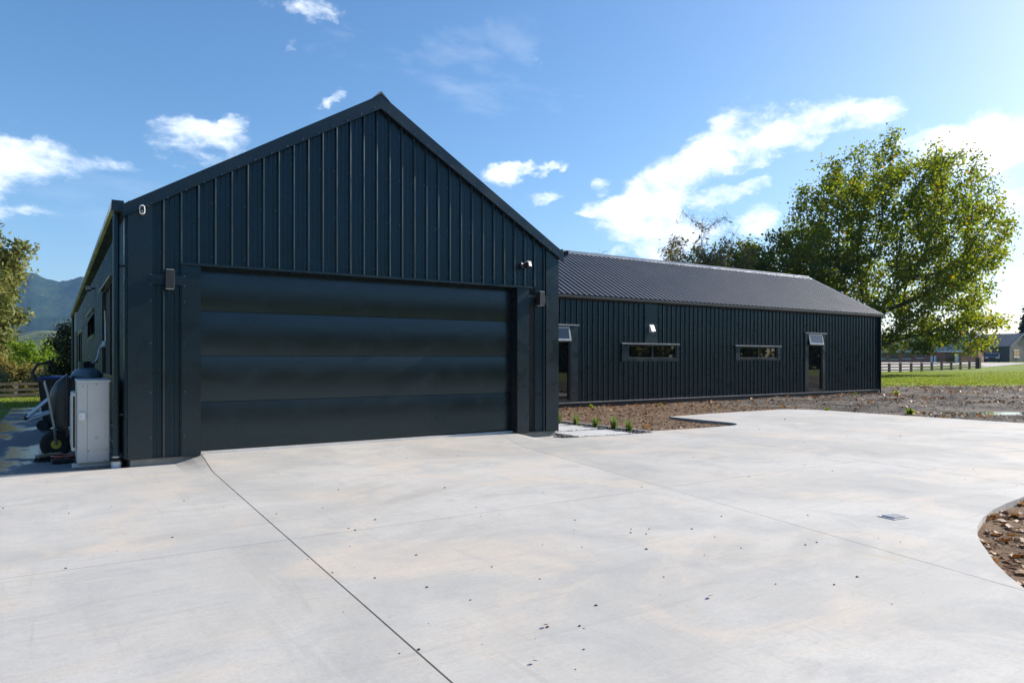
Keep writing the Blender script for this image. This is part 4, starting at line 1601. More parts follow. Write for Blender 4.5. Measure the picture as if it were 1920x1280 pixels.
# willow: thin curling twigs, sparse yellow leaves
def willow(name, label, base, c, r, nattr, ntw, seed, nleaf, leaf_spread):
    rs = np.random.default_rng(seed)
    root = empty(name, base)
    tag(root, label, 'tree')
    attr = crown_points(c, r, nattr, rs, .25, seed * .7, .4)
    nodes, par = grow(np.array(base, float), attr, .5, 5.0, .95, rs, (0, 0, 1), 3.0)
    mb, rad, ch = branch_mesh(nodes, par, .013)
    tips = np.nonzero(rad < .03)[0]
    ends = []
    for k in range(ntw):
        p = nodes[rs.choice(tips)].copy()
        d = rs.normal(0, 1, 3)
        d[2] = abs(d[2]) * .8
        d /= np.linalg.norm(d)
        pts = [p.copy()]
        for j in range(7):
            d = d + np.array([0, 0, -.22]) + rs.normal(0, .42, 3)
            d /= np.linalg.norm(d)
            p = p + d * rs.uniform(.10, .2)
            pts.append(p.copy())
        ends += pts[2:]
        mb.tube(pts, [.011, .010, .009, .008, .008, .007, .006, .005], 3, cap=False)
    mb.v = [tuple(Vector(p) - Vector(base)) for p in mb.v]
    mb.build('trunk', M['bark_pale'], root)
    E_ = np.array(ends)
    w = np.clip(1.2 - (E_[:, 2] - (c[2] - r[2])) / (1.5 * r[2]), .03, 1)
    pk = rs.choice(len(E_), nleaf, p=w / w.sum())
    pos = E_[pk] + rs.normal(0, leaf_spread, (nleaf, 3))
    link('crown', leaf_mesh('crown', pos - np.array(base), .16, rs.uniform(0, 1, nleaf), rs, aspect=2.4, droop=.6), M['leaf_willow'], root)


willow('willow_tree', 'nearly bare twiggy willow with yellow leaves behind the wing ridge', (42.6, 38.1, 0), (42.6, 38.2, 7.6), (4.3, 4.3, 4.3), 260, 2600, 21, 10500, .16)
willow('bare_tree', 'tip of a bare tree just over the ridge beside the garage', (39.4, 46.6, 0), (39.4, 46.6, 8.0), (2.9, 2.9, 2.9), 90, 260, 23, 500, .1)

# conifer by the dark barn
def conifer():
    rs = np.random.default_rng(3)
    base = np.array((185.5, 68.8, .8))
    root = empty('conifer_tree', tuple(base))
    tag(root, 'dark conifer standing behind the far grey barn', 'tree')
    mb = MB().tube([(0, 0, 0), (0, 0, 13.2)], [.28, .03], 8)
    pos = []
    for k in range(26):
        z = 1.5 + k * .45
        L_ = 3.6 * (1 - z / 13.6) + .25
        for j in range(7):
            a = rs.uniform(0, 6.28)
            l = L_ * rs.uniform(.7, 1.1)
            e = np.array((math.cos(a) * l, math.sin(a) * l, z + l * .18))
            mb.tube([(0, 0, z), tuple(e)], [.05, .01], 4, cap=False)
            for t in np.linspace(.25, 1, 16):
                pos.append(np.array((0, 0, z)) * (1 - t) + e * t + rs.normal(0, .16, 3))
    mb.build('trunk', M['bark'], root)
    pos = np.array(pos)
    link('crown', leaf_mesh('crown', pos, .42, rs.uniform(0, 1, len(pos)), rs, aspect=1.5), M['leaf_conifer'], root)


conifer()

# left background: olive tree, shrubs, dark bush
tree('olive_leaved_tree', 'tall olive green tree at the far edge beyond the timber fence', (-4.6, 60.5, gz(-4.6, 60.5)), (-4.6, 60.0, 6.6), (3.3, 3.3, 5.0), 330, 17000, .22, M['leaf_gum'], M['bark_pale'], 31,
     trunk=1.5, step=.5, infl=4.5, kill=.95, tip=.018, lump=.26, spread=.36, aspect=1.8, droop=.25)


def shrub(label, x, y, h, rx, nleaf, lm, seed, leaf=.14, name='shrub', up=.5):
    z = gz(x, y)
    return tree(name, label, (x, y, z), (x, y, z + h * .52), (rx, rx, h * .5), 70, nleaf, leaf, lm, M['bark'], seed, cat='shrub', group='shrubs beyond the timber fence', trunk=.3, step=.25, infl=3.0, kill=.5, tip=.012,
                lump=.3, shell=.3, spread=.22, floor=z + .05, up=up)


shrub('tall bright green shrub below the olive tree', -.9, 56.0, 3.4, 1.9, 6000, M['leaf_bright'], 41)
shrub('broad bright green shrub sloping down towards the house end', .55, 53.5, 2.2, 1.5, 5000, M['leaf_bright'], 42)
shrub('russet brown shrub at the far edge behind the fence', -2.9, 52.0, 2.5, 1.6, 4500, M['leaf_brown'], 43)
shrub('rounded olive brown shrub between two green ones', -1.6, 51.0, 2.0, 1.2, 3500, M['leaf_brown'], 44)
shrub('pale grey leaved shrub close behind the fence post', -.4, 49.0, 1.5, .9, 2600, M['leaf_pale'], 45, .11)
shrub('pale flowering shrub low behind the bin', 1.0, 50.0, 1.7, .9, 2600, M['leaf_pale'], 46, .11)
shrub('pale spiky shrub at the left picture edge by the fence', -3.0, 48.6, 1.5, 1.0, 2400, M['leaf_pale'], 47, .11)
tree('dark_bush', 'dark glossy leaved bush behind the far house corner', (1.15, 47.5, gz(1.15, 47.5)), (1.15, 47.5, 1.6), (1.5, 1.5, 2.0), 120, 6500, .17, M['leaf_dark'], M['bark'], 48, cat='bush', trunk=.5, step=.3, infl=3, kill=.6, tip=.014, lump=.25, spread=.25, floor=-.6)


def plantation(name, label, d0, d1, px0, px1, n, h, lm, seed, zf):
    rs = np.random.default_rng(seed)
    pos = []
    for k in range(n):
        d, px = rs.uniform(d0, d1), rs.uniform(px0, px1)
        u = (px - 960) / 1310
        x, y = (FW.x + u * RT.x) * d, (FW.y + u * RT.y) * d
        hh = h * rs.uniform(.6, 1.15)
        for j in range(34):
            t = rs.uniform(0, 1)
            a = rs.uniform(0, 6.28)
            rr = hh * .34 * math.sqrt(max(.05, 1 - (2 * t - .8) ** 2 * .55)) * rs.uniform(.5, 1)
            pos.append((x + rr * math.cos(a), y + rr * math.sin(a), zf(x, y) + hh * t))
    pos = np.array(pos)
    o = link(name, leaf_mesh(name, pos, h * .22, rs.uniform(0, 1, len(pos)), rs, up_bias=.6), lm)
    tag(o, label, kind='stuff')


plantation('far_treeline', 'distant belt of trees along the foot of the hills', 360, 470, -300, 260, 120, 9, M['leaf_mid'], 61, lambda x, y: -1.0)
plantation('far_plantation', 'dark block of plantation forest on the foothill', 880, 960, 96, 160, 60, 26, M['leaf_conifer'], 62, lambda x, y: 14.0)
plantation('field_treeline', 'far belt of trees behind the neighbouring buildings', 300, 380, 1500, 2300, 150, 7, M['leaf_mid'], 63, lambda x, y: 0)


def road_trees():
    """the belt of trees across the road behind the viewer, mirrored in door and glazing"""
    rs = np.random.default_rng(77)
    pos = []
    for k in range(190):
        x, y = rs.uniform(-45, 165), rs.uniform(-34, -27)
        hh = rs.uniform(3.8, 6.6) * (1 + max(0, min(1, (x - 30) / 40)) * .5)
        for j in range(240):
            d = rs.normal(size=3)
            d /= np.linalg.norm(d)
            pos.append(np.array((x, y, hh * .5)) + d * np.array((2.4, 2.0, hh * .52)) * rs.uniform(.6, 1.05))
    pos = np.array(pos)
    pos[:, 2] = np.maximum(pos[:, 2], .05)
    o = link('roadside_treeline', leaf_mesh('roadside_treeline', pos, .7, rs.uniform(0, 1, len(pos)), rs), M['leaf_mid'])
    tag(o, 'belt of trees mirrored in the garage door and windows', kind='stuff')


road_trees()


def blades(name, label, pts, h, w, mat, seed, lean=.5):
    rs = np.random.default_rng(seed)
    n = len(pts)
    P = np.array(pts)
    a = rs.uniform(0, 6.283, n)
    hh = h * rs.uniform(.5, 1.3, n)
    d = np.stack([np.cos(a), np.sin(a), np.zeros(n)], 1)
    s = np.stack([-np.sin(a), np.cos(a), np.zeros(n)], 1) * (w * rs.uniform(.6, 1.3, n))[:, None]
    lp = (rs.uniform(0, lean, n) * hh)[:, None] * d
    v = np.empty((n, 5, 3))
    v[:, 0], v[:, 1] = P - s, P + s
    mid = P + lp * .35 + np.stack([0 * hh, 0 * hh, hh * .6], 1)
    v[:, 2], v[:, 3] = mid + s * .7, mid - s * .7
    v[:, 4] = P + lp + np.stack([0 * hh, 0 * hh, hh * rs.uniform(.8, 1, n)], 1)
    idx = np.arange(n * 5).reshape(n, 5)
    F3 = np.concatenate([idx[:, [0, 1, 2]], idx[:, [0, 2, 3]], idx[:, [3, 2, 4]]], 1).reshape(-1)
    me = bpy.data.meshes.new(name)
    me.vertices.add(n * 5)
    me.vertices.foreach_set('co', v.reshape(-1).astype(np.float32))
    me.loops.add(len(F3))
    me.loops.foreach_set('vertex_index', F3.astype(np.int32))
    me.polygons.add(n * 3)
    me.polygons.foreach_set('loop_start', np.arange(0, n * 9, 3, dtype=np.int32))
    me.update(calc_edges=True)
    at = me.attributes.new('tint', 'FLOAT', 'FACE')
    at.data.foreach_set('value', np.repeat(rs.uniform(0, 1, n), 3).astype(np.float32))
    o = link(name, me, mat)
    if label:
        tag(o, label, kind='stuff')
    return o


def lawn():
    rs = np.random.default_rng(90)
    pts = []
    while len(pts) < 42000:
        d = 36 + 44 * rs.uniform() ** 1.6
        px = rs.uniform(1560, 2150)
        u = (px - 960) / 1310
        x, y = (FW.x + u * RT.x) * d, (FW.y + u * RT.y) * d
        if fbm(x, y, .35, 5, 3) * .9 + (d - 37.5) * .12 < 0 and rs.uniform() < .85:
            continue
        pts.append((x, y, gz(x, y) - .01))
    blades('lawn_grass', 'short bright grass of the lawn beyond the soil yard', pts, .085, .014, M['grass'], 91, .9)
    pts = []
    for k in range(9000):
        x, y = rs.uniform(-6, 2), 24 + 32 * rs.uniform()
        pts.append((x, y, gz(x, y) - .01))
    blades('paddock_grass', 'rough paddock grass beyond the side slab', pts, .11, .010, M['grass'], 92, .9)


lawn()

# ------------------------------------------------------------------ garden beds
def stones(name, label, pts, size, mat, seed, flat=.7, parent=None):
    """joined small lumps, each an uneven octahedron-like stone"""
    rs = np.random.default_rng(seed)
    base = np.array([(1, 0, 0), (.3, .95, 0), (-.8, .6, 0), (-.8, -.6, 0), (.3, -.95, 0), (.1, .1, 1), (0, 0, -1)], float)
    tri = [(0, 1, 5), (1, 2, 5), (2, 3, 5), (3, 4, 5), (4, 0, 5), (1, 0, 6), (2, 1, 6), (3, 2, 6), (4, 3, 6), (0, 4, 6)]
    V, Fc = [], []
    for (x, y, z, k) in pts:
        s = size * k
        a = rs.uniform(0, 6.28)
        ca, sa = math.cos(a), math.sin(a)
        b = base * (1 + rs.normal(0, .16, (7, 3))) * np.array([1, rs.uniform(.6, 1), flat * rs.uniform(.7, 1.2)]) * s
        o = len(V)
        for p in b:
            V.append((x + p[0] * ca - p[1] * sa, y + p[0] * sa + p[1] * ca, z + p[2]))
        Fc += [(i + o, j + o, l + o) for i, j, l in tri]
    me = bpy.data.meshes.new(name)
    me.from_pydata(V, [], Fc)
    o = link(name, me, mat, parent)
    tag(o, label, kind='stuff')
    return o


def in_poly(x, y, poly):
    c = False
    j = len(poly) - 1
    for i in range(len(poly)):
        (xi, yi), (xj, yj) = poly[i], poly[j]
        if (yi > y) != (yj > y) and x < (xj - xi) * (y - yi) / (yj - yi) + xi:
            c = not c
        j = i
    return c


wing_bed = [(9.06, 9.30), (10.4, 9.16), (11.1, 9.2), (11.55, 9.45), (11.68, 9.8), (11.69, 11.40), (13.2, 11.52), (16.4, 11.5), (17.5, 11), (19, 15.5), (9.06, 15.5)]
rs = np.random.default_rng(5)
pts = []
while len(pts) < 11000:
    x, y = rs.uniform(9, 27), rs.uniform(9.2, 15.5)
    if x > 17.2:
        if y < 11.5 or rs.uniform() < .4:
            continue
    elif not in_poly(x, y, wing_bed):
        continue
    pts.append((x, y, gz(x, y) + .004, rs.uniform(.1, 1.0) ** 5 * 2.2 + .35))
stones('soil_clods', 'brown crumbly soil clods in the bed along the wing', pts, .017, M['clod'], 6, .5)
pts = []
for k in range(6000):
    d = 15 + 20 * rs.uniform()
    px = rs.uniform(1560, 2150)
    u = (px - 960) / 1310
    x, y = (FW.x + u * RT.x) * d, (FW.y + u * RT.y) * d
    if x > 16.75 and math.hypot(x - 20.6, y - 8.0) > 1.3:
        pts.append((x, y, gz(x, y), rs.uniform(.2, 1) ** 2 * 1.6 + .2))
stones('yard_stones', 'loose stones and crumbs on the muddy yard', pts, .022, soil_mat('yard_stone', (.10, .085, .07), (.17, .15, .125), (.24, .21, .18)), 8)

# near bed at the right of the driveway
near_poly = bed_curve[2:] + [(9, -4), (12, 3)]
near_poly = [p if p[1] > -4 else (4.15, -4) for p in near_poly]


def near_z(x, y):
    return -.085 + .035 * fbm(x, y, 1.3, 12) + .012 * nz(x, y, 9, 4)


mb = grid(list(np.arange(4.0, 12.6, .09)), list(np.arange(-1.0, 3.7, .09)), near_z)
tag(mb.build('planting_bed', M['soil'], smooth=True), 'dark soil planting bed curving in beside the driveway', kind='structure')
pts = []
while len(pts) < 2600:
    x, y = rs.uniform(4.2, 10), rs.uniform(0, 3.3)
    if in_poly(x, y, near_poly):
        pts.append((x, y, near_z(x, y), rs.uniform(.2, 1) ** 2 * 1.5 + .2))
stones('bed_clods', 'crumbled soil in the near planting bed', pts, .013, M['soil'], 9)


# fallen leaves, each an object
def dead_leaf_mesh(k):
    rs_ = np.random.default_rng(300 + k)
    n = 12
    mb_ = MB()
    curl = rs_.uniform(.1, .5)
    mb_.v.append((0, 0, .01))
    for i in range(n):
        a = 2 * math.pi * i / n
        lobes = .62 + .30 * abs(math.cos(a * 2.5)) + rs_.normal(0, .07)
        x, y = math.cos(a) * lobes, math.sin(a) * lobes * .75
        mb_.v.append((x, y, curl * (y * y * 1.2 + .5 * x * x) + rs_.normal(0, .05)))
    mb_.f = [(0, 1 + i, 1 + (i + 1) % n) for i in range(n)]
    mb_.tube([(-.6, 0, curl * .15), (-1.1, .05, .12)], .03, 3)
    me = bpy.data.meshes.new('fallen_leaf')
    me.from_pydata(mb_.v, [], mb_.f)
    at = me.attributes.new('tint', 'FLOAT', 'FACE')
    tv = rs_.uniform(0, 1)
    at.data.foreach_set('value', np.clip(tv + rs_.normal(0, .06, len(me.polygons)), 0, 1).astype(np.float32))
    me.materials.append(M['dead_leaf'])
    return me


LEAF = [dead_leaf_mesh(k) for k in range(14)]


def drop_leaf(x, y, z, s, label, group):
    o = bpy.data.objects.new('fallen_leaf', random.choice(LEAF))
    o.location = (x, y, z)
    o.rotation_euler = (random.gauss(0, .35), random.gauss(0, .35), random.uniform(0, 6.28))
    o.scale = (s, s, s)
    col.objects.link(o)
    tag(o, label, 'leaf', group)


k = 0
while k < 125:
    x, y = rs.uniform(4.6, 8.4), rs.uniform(1.35, 3.0)
    if in_poly(x, y, near_poly) and x / y < 2.75 and (rs.uniform() < .55 or in_poly(x - .3, y + .2, near_poly) is False):
        drop_leaf(x, y, near_z(x, y) + rs.uniform(.012, .04), rs.uniform(.032, .070), 'curled brown leaf lying in the near planting bed', 'leaves in the near planting bed')
        k += 1
k = 0
while k < 85:
    x = 9.2 + 17 * rs.uniform() ** 1.5
    y = 15.35 - abs(rs.normal(0, 1.0)) if rs.uniform() < .7 else rs.uniform(9.6, 15.3)
    if (x < 17 and in_poly(x, y, wing_bed)) or (x >= 17 and y > 11.8):
        drop_leaf(x, y, gz(x, y) + .03, rs.uniform(.045, .095), 'dry orange brown leaf on the soil beside the wing wall', 'leaves on the soil along the wing')
        k += 1
for k in range(52):
    d = 16 + 22 * rs.uniform()
    u = (rs.uniform(1640, 1935) - 960) / 1310
    x, y = (FW.x + u * RT.x) * d, (FW.y + u * RT.y) * d
    if x > 16.8:
        drop_leaf(x, y, gz(x, y) + .03, rs.uniform(.05, .085), 'dry brown leaf scattered on the muddy yard', 'leaves on the muddy yard')

def litter(name, label, n, test, zf, size, seed):
    r_ = np.random.default_rng(seed)
    P = []
    while len(P) < n:
        x, y = test(r_)
        if x is not None:
            P.append((x, y, zf(x, y) + r_.uniform(.004, .02)))
    o = link(name, leaf_mesh(name, np.array(P), size, r_.uniform(0, 1, n), r_, up_bias=2.2, aspect=1.3, fold=.1), M['dead_leaf'])
    tag(o, label, kind='stuff')


def _near(r_):
    x, y = r_.uniform(4.5, 9), r_.uniform(1.0, 3.1)
    return (x, y) if in_poly(x, y, near_poly) else (None, None)


def _wing(r_):
    x = 9.2 + 18 * r_.uniform()
    y = 15.4 - abs(r_.normal(0, .8)) if r_.uniform() < .6 else r_.uniform(9.4, 15.3)
    return (x, y) if ((x < 17 and in_poly(x, y, wing_bed)) or (x >= 17 and y > 11.8)) else (None, None)


litter('leaf_litter', 'broken leaf litter over the near planting bed', 700, _near, near_z, .05, 501)
def _yard(r_):
    d, u = 16 + 21 * r_.uniform(), (r_.uniform(1600, 2000) - 960) / 1310
    x, y = (FW.x + u * RT.x) * d, (FW.y + u * RT.y) * d
    ok = x > 16.8 and math.hypot(x - 20.6, y - 8.0) > 1.4 and (nz(x, y, .45, 31) > .12 or r_.uniform() < .15)
    return (x, y) if ok else (None, None)


litter('yard_leaf_litter', 'bands of broken leaves and chips over the muddy yard', 1000, _yard, lambda x, y: gz(x, y) + .012, .10, 503)
litter('wing_leaf_litter', 'small broken leaves strewn along the wing wall', 230, _wing, lambda x, y: gz(x, y) + .012, .10, 502)

# crumbs of dirt on the concrete
pts = []
for cx, cy_, sp, n in ((3.1, 4.3, .45, 70), (2.2, 2.9, .5, 90), (3.6, 3.4, 1.0, 110), (2.6, 6.0, 1.3, 60), (1.2, 4.0, 1.1, 60), (4.4, 3.0, .8, 50), (8.0, 6.5, 2.0, 70), (12.5, 8.5, 2.0, 45), (5.3, 8.0, 1.2, 30), (0.6, 7.5, 1.2, 40), (-.1, 10.8, .5, 60)):
    for k in range(int(n * .5)):
        x, y = rs.normal(cx, sp), rs.normal(cy_, sp)
        if in_poly(x, y, outline) and y < 11.4:
            pts.append((x, y, ramp_z(x, y) + .002, rs.uniform(.05, 1) ** 4.5 * 2.4 + .22))
stones('dirt_crumbs', 'dark crumbs of dirt scattered over the driveway', pts, .0048, M['crumb'], 10, .6)
for (x, y) in ((.42, 7.05), (2.0, 2.75), (1.72, 2.45), (9.8, 7.9), (10.9, 8.3), (13.2, 9.4), (14.4, 8.6), (12.0, 6.3), (7.7, 5.2), (3.0, 2.6)):
    drop_leaf(x, y, .012, rs.uniform(.012, .022), 'tiny dry leaf lying on the concrete driveway', 'leaves on the driveway')

# puddle
mb = MB()
ring = []
for k in range(40):
    a = 2 * math.pi * k / 40
    p_ = Vector((20.6, 8.0, -.092)) + RT * ((1.75 + .25 * math.sin(a * 3)) * math.cos(a)) + FW * ((.62 + .1 * math.sin(a * 4 + 1)) * math.sin(a))
    ring.append(tuple(p_))
mb.add(ring, [tuple(range(40))])
m_, nt_, b_ = nodes_of('puddle_water')
b_.inputs['Base Color'].default_value = (.035, .030, .024, 1)
b_.inputs['Roughness'].default_value = .03
b_.inputs['IOR'].default_value = 1.33
q_ = NT(nt_)
q_.L(q_.bump(q_.noise(q_.pos(), 5, 2), .2, .004), b_.inputs['Normal'])
tag(mb.build('puddle', m_), 'shallow puddle reflecting the sky on the yard', kind='structure')

# pavers and edging beside the garage
for (pl, lb) in (([(7.46, 9.29), (8.60, 9.15), (8.64, 10.05), (7.47, 10.12)], 'front concrete paver of the path beside the garage'),
                 ([(7.47, 10.21), (8.64, 10.14), (8.66, 11.35), (7.48, 11.40)], 'second concrete paver of the path beside the garage'),
                 ([(7.33, 11.46), (8.66, 11.43), (8.70, 13.2), (7.36, 13.2)], 'third concrete paver, mostly hidden behind the garage')):
    tag(MB().prism(pl, 'z', -.12, -.004).build('paver', M['paver'], bevel=.006), lb, 'paver', 'pavers beside the garage')
tag(MB().bar((8.98, 9.26, -.03), (8.90, 13.5, -.03), .05, .09).build('bed_edging', M['paver'], bevel=.004), 'thin pale concrete edging strip along the soil bed', 'edging')
pts = []
pv_ = [[(7.44, 9.27), (8.62, 9.13), (8.66, 10.07), (7.45, 10.14)], [(7.45, 10.19), (8.66, 10.12), (8.68, 11.37), (7.46, 11.42)]]
while len(pts) < 4200:
    x, y = rs.uniform(7.0, 8.94), rs.uniform(9.05, 12.2)
    if in_poly(x, y, outline) or (x < 7.22 and y > 9.6) or any(in_poly(x, y, p) for p in pv_):
        continue
    pts.append((x, y, -.03 + rs.uniform(0, .03), rs.uniform(.6, 1.2)))
stones('black_pebbles', 'strip of black pebbles between pavers and soil bed', pts, .020, M['pebble'], 12, .7)


def tuft(x, y, h, label, seed, n=90):
    rs_ = np.random.default_rng(seed)
    P = [(rs_.normal(0, .022), rs_.normal(0, .022), 0) for _ in range(n)]
    root = empty('grass_tuft', (x, y, -.04))
    tag(root, label, 'plant', 'young grass plants along the pebble strip')
    o = blades('blade_clump', None, P, h, .0055, M['tuft'], seed, .75)
    o.parent = root
    o['kind'] = 'stuff'


tuft(8.72, 11.55, 0.25, 'young green grass plant nearest the garage wall', 1)
tuft(8.77, 11.05, 0.27, 'second young grass plant from the garage wall', 2)
tuft(8.80, 10.48, 0.25, 'middle one of five young grass plants along the pebbles', 3)
tuft(8.86, 10.0, 0.30, 'fourth young grass plant from the garage wall', 4)
tuft(8.84, 9.58, 0.25, 'young grass plant nearest the open driveway', 5)


def weed(x, y, s, label, seed, nl=14):
    rs_ = np.random.default_rng(seed)
    root = empty('weed', (x, y, gz(x, y)))
    tag(root, label, 'weed')
    pos = np.stack([rs_.normal(0, s * .4, nl * 3), rs_.normal(0, s * .4, nl * 3), np.abs(rs_.normal(s * .4, s * .3, nl * 3))], 1)
    link('foliage', leaf_mesh('foliage', pos, s * .55, rs_.uniform(.3, 1, nl * 3), rs_, up_bias=.4, aspect=1.8), M['leaf_bright'], root)


weed(17.5, 8.95, .13, 'bright green weed on the yard edge beside the driveway', 1)
weed(15.0, 14.9, .07, 'small weed by the wing wall under the low window', 2)
weed(12.6, 15.2, .08, 'yellow green weed at the wing wall by the tall window', 3)
weed(28.3, 15.0, .13, 'weed at the foot of the wing end corner', 4)
weed(16.95, 10.8, .09, 'low weed beside the rounded driveway corner', 5)
weed(25.0, 14.8, .07, 'weed on the soil right of the tall slim window', 6)


# drain grate
def drain():
    t = empty('drain_grate', (5.80, 3.10, 0), R(-8))
    t.scale = (.48, .48, 1)
    tag(t, 'small galvanised drain grate set in the concrete driveway', 'drain')
    M['grate'] = plain('pale_grate', (.50, .49, .47), (.60, .59, .57), .5)
    MB().box(-.20, .17, -.16, .16, .002, .006).build('collar', M['paver'], t)
    f = MB()
    for q in ((-.14, .14, -.12, -.105), (-.14, .14, .105, .12), (-.14, -.125, -.105, .105), (.125, .14, -.105, .105)):
        f.box(q[0], q[1], q[2], q[3], .006, .016)
    f.build('frame', M['grate'], t)
    MB().box(-.125, .125, -.105, .105, .0062, .0068).build('pit', M['black'], t)
    for k in range(6):
        x = -.10 + k * .04
        MB().box(x - .009, x + .009, -.105, .105, .0085, .015).build('bar', M['grate'], t)


drain()

# ------------------------------------------------------------------ fences
def rail_fence(name, label, a, b, nposts, zf, h, rails, post_m, rail_m, pw=.11, big=()):
    a, b = Vector((*a, 0)), Vector((*b, 0))
    root = empty(name, (a.x, a.y, zf(a.x, a.y)))
    o = root.location.copy()
    tag(root, label, 'fence')
    P = []
    for i in range(nposts):
        p = a.lerp(b, i / (nposts - 1))
        p.z = zf(p.x, p.y)
        P.append(p)
        w = pw * (2.2 if i in big else 1)
        hh = h * (1.25 if i in big else 1) * random.uniform(.97, 1.04)
        q = p - o
        MB().box(q.x - w / 2, q.x + w / 2, q.y - w / 2, q.y + w / 2, q.z - .1, q.z + hh + .05).build('post', post_m, root)
    for i in range(nposts - 1):
        for r_ in rails:
            j = [random.uniform(-.015, .015) for _ in range(2)]
            n = Vector((-(b - a).y, (b - a).x, 0)).normalized() * -.07
            MB().bar(P[i] - o + Vector((0, 0, h * r_ + j[0])) + n, P[i + 1] - o + Vector((0, 0, h * r_ + j[1])) + n, .035, .13).build('rail', rail_m, root)
    return root


M['far_post'] = plain('dark_post', (.055, .045, .033), (.09, .075, .055), .9)
rail_fence('post_and_rail_fence', 'dark post and rail fence across the lawn before the brick house', (65.6, 39.0), (91.6, 39.0), 13, gz, .92, (.25, .57, .90), M['far_post'], M['far_post'], .20, big=(12,))
rail_fence('timber_fence', 'brown timber rail fence beyond the shaded lawn', (-6.4, 45.2), (3.0, 45.2), 5, gz, .86, (.25, .58, .92), M['timber_post'], M['timber_rail'], .15)

# gravel drive behind the far fence
mb = grid(list(np.arange(60, 112, 2.0)), list(np.arange(40.2, 62, 1.5)), lambda x, y: gz(x, y) + .03)
tag(mb.build('gravel_drive', plain('pale_gravel', (.33, .285, .25), (.45, .395, .35), .95, scale=1.5, bump=.02, bscale=14), smooth=True), 'pale gravel drive behind the far fence', kind='structure')


# ------------------------------------------------------------------ neighbouring buildings
def wall_windows(root, mats, items, axis_, at, frame_c):
    for (a0, a1, z0, z1, sill) in items:
        def T(mb_):
            if axis_ == 'x':
                mb_.v = [(p[1], p[0], p[2]) for p in mb_.v]
            return mb_
        w = T(MB().box(a0, a1, at - .04, at + .02, z0, z1)).build('window', frame_c, root)
        mid = (a0 + a1) / 2
        for q0, q1 in ((a0 + .07, mid - .03), (mid + .03, a1 - .07)):
            T(MB().box(q0, q1, at - .055, at - .042, z0 + .07, z1 - .07)).build('pane', M['glass_far'], w)
        if sill:
            T(MB().box(a0 - .08, a1 + .08, at - .14, at, z0 - .12, z0 - .002)).build('sill', M['white_plastic'], w)


def brick_mat():
    m, nt, b = nodes_of('far_brick')
    q = NT(nt)
    br = q.n('ShaderNodeTexBrick')
    br.inputs['Scale'].default_value = 1.0
    br.inputs['Brick Width'].default_value = .24
    br.inputs['Row Height'].default_value = .086
    br.inputs['Mortar Size'].default_value = .008
    br.inputs['Color1'].default_value = (.36, .135, .095, 1)
    br.inputs['Color2'].default_value = (.45, .18, .13, 1)
    br.inputs['Mortar'].default_value = (.36, .31, .27, 1)
    g_ = q.n('ShaderNodeNewGeometry')
    s = q.n('ShaderNodeSeparateXYZ')
    q.L(g_.outputs['Position'], s.inputs[0])
    cb = q.n('ShaderNodeCombineXYZ')
    q.L(q.math('ADD', s.outputs['X'], s.outputs['Y']), cb.inputs[0])
    q.L(s.outputs['Z'], cb.inputs[1])
    q.L(cb.outputs[0], br.inputs['Vector'])
    q.L(q.mix(q.rng(q.noise(q.pos(), .8, 4), .3, .7, 0, .4), br.outputs['Color'], (.30, .125, .095)), b.inputs['Base Color'])
    b.inputs['Roughness'].default_value = .9
    return m


def brick_house():
    X0, X1, Y0, Y1, zb, ze, zr_ = 114, 121.2, 50.8, 70, .72, 3.0, 5.3
    XM = (X0 + X1) / 2
    root = empty('brick_house', (X0, Y0, zb))
    tag(root, 'brown brick house with grey roof behind the tree and fence', 'house')
    o = Vector((X0, Y0, 0))

    def B(mb_, n, m, p=None):
        mb_.v = [(q[0] - X0, q[1] - Y0, q[2] - zb) for q in mb_.v]
        return mb_.build(n, m, p or root)
    bm_ = brick_mat()
    B(MB().box(X0, X1, Y0, Y1, zb - .5, ze).prism([(X0, ze), (X1, ze), (XM, zr_ - .1)], 'y', Y0, Y0 + .3), 'wall', bm_)
    rm = plain('grey_tile', (.30, .28, .27), (.38, .36, .34), .6, scale=1.2, bump=.03, bscale=5)
    ov = .75
    for s in (-1, 1):
        xe = XM + s * ((X1 - X0) / 2 + ov)
        zz = ze - .42
        mb_ = MB().prism([(XM, zr_ + .02), (XM, zr_ - .10), (xe, zz - .10), (xe, zz + .02)], 'y', Y0 - .7, Y1 + .5)
        B(mb_, 'roof_slope', rm)
        B(MB().prism([(XM, zr_ + .05), (XM, zr_ - .22), (xe, zz - .22), (xe, zz + .05)], 'y', Y0 - .76, Y0 - .705), 'bargeboard', plain('pale_bargeboard', (.42, .34, .25), (.5, .42, .33), .7))
    B(MB().box(X0 - ov - .12, X0 - ov, Y0 - .6, Y1, ze - .55, ze - .42), 'gutter', M['white_plastic'])
    d = MB
    items = [(51.9, 53.0, .7, 2.3, 0), (56.2, 57.2, 1.6, 2.3, 1), (58.2, 59.4, 1.5, 2.4, 1), (60.3, 61.6, 1.4, 2.4, 1), (62.3, 63.3, 1.5, 2.4, 1), (64.2, 66, 1.4, 2.4, 1)]
    wall_windows(root, None, [(a - Y0, b - Y0, c - zb, e - zb, s) for a, b, c, e, s in items], 'x', 0, M['black'])
    wall_windows(root, None, [(119.2 - X0, 120.6 - X0, 1.55 - zb, 2.75 - zb, 1)], 'y', 0, M['black'])
    B(MB().box(X0 - .06, X0 - .01, 51.2, 51.7, zb, 2.6), 'porch_column', M['white_plastic'])
    for k in range(2):
        B(MB().lathe([(.17, .72), (.19, .8), (.19, 1.75), (.1, 1.9)], (X0 - .3, 54.4 + k * .5, 0), 14), 'gas_bottle', M['white_plastic'])


brick_house()


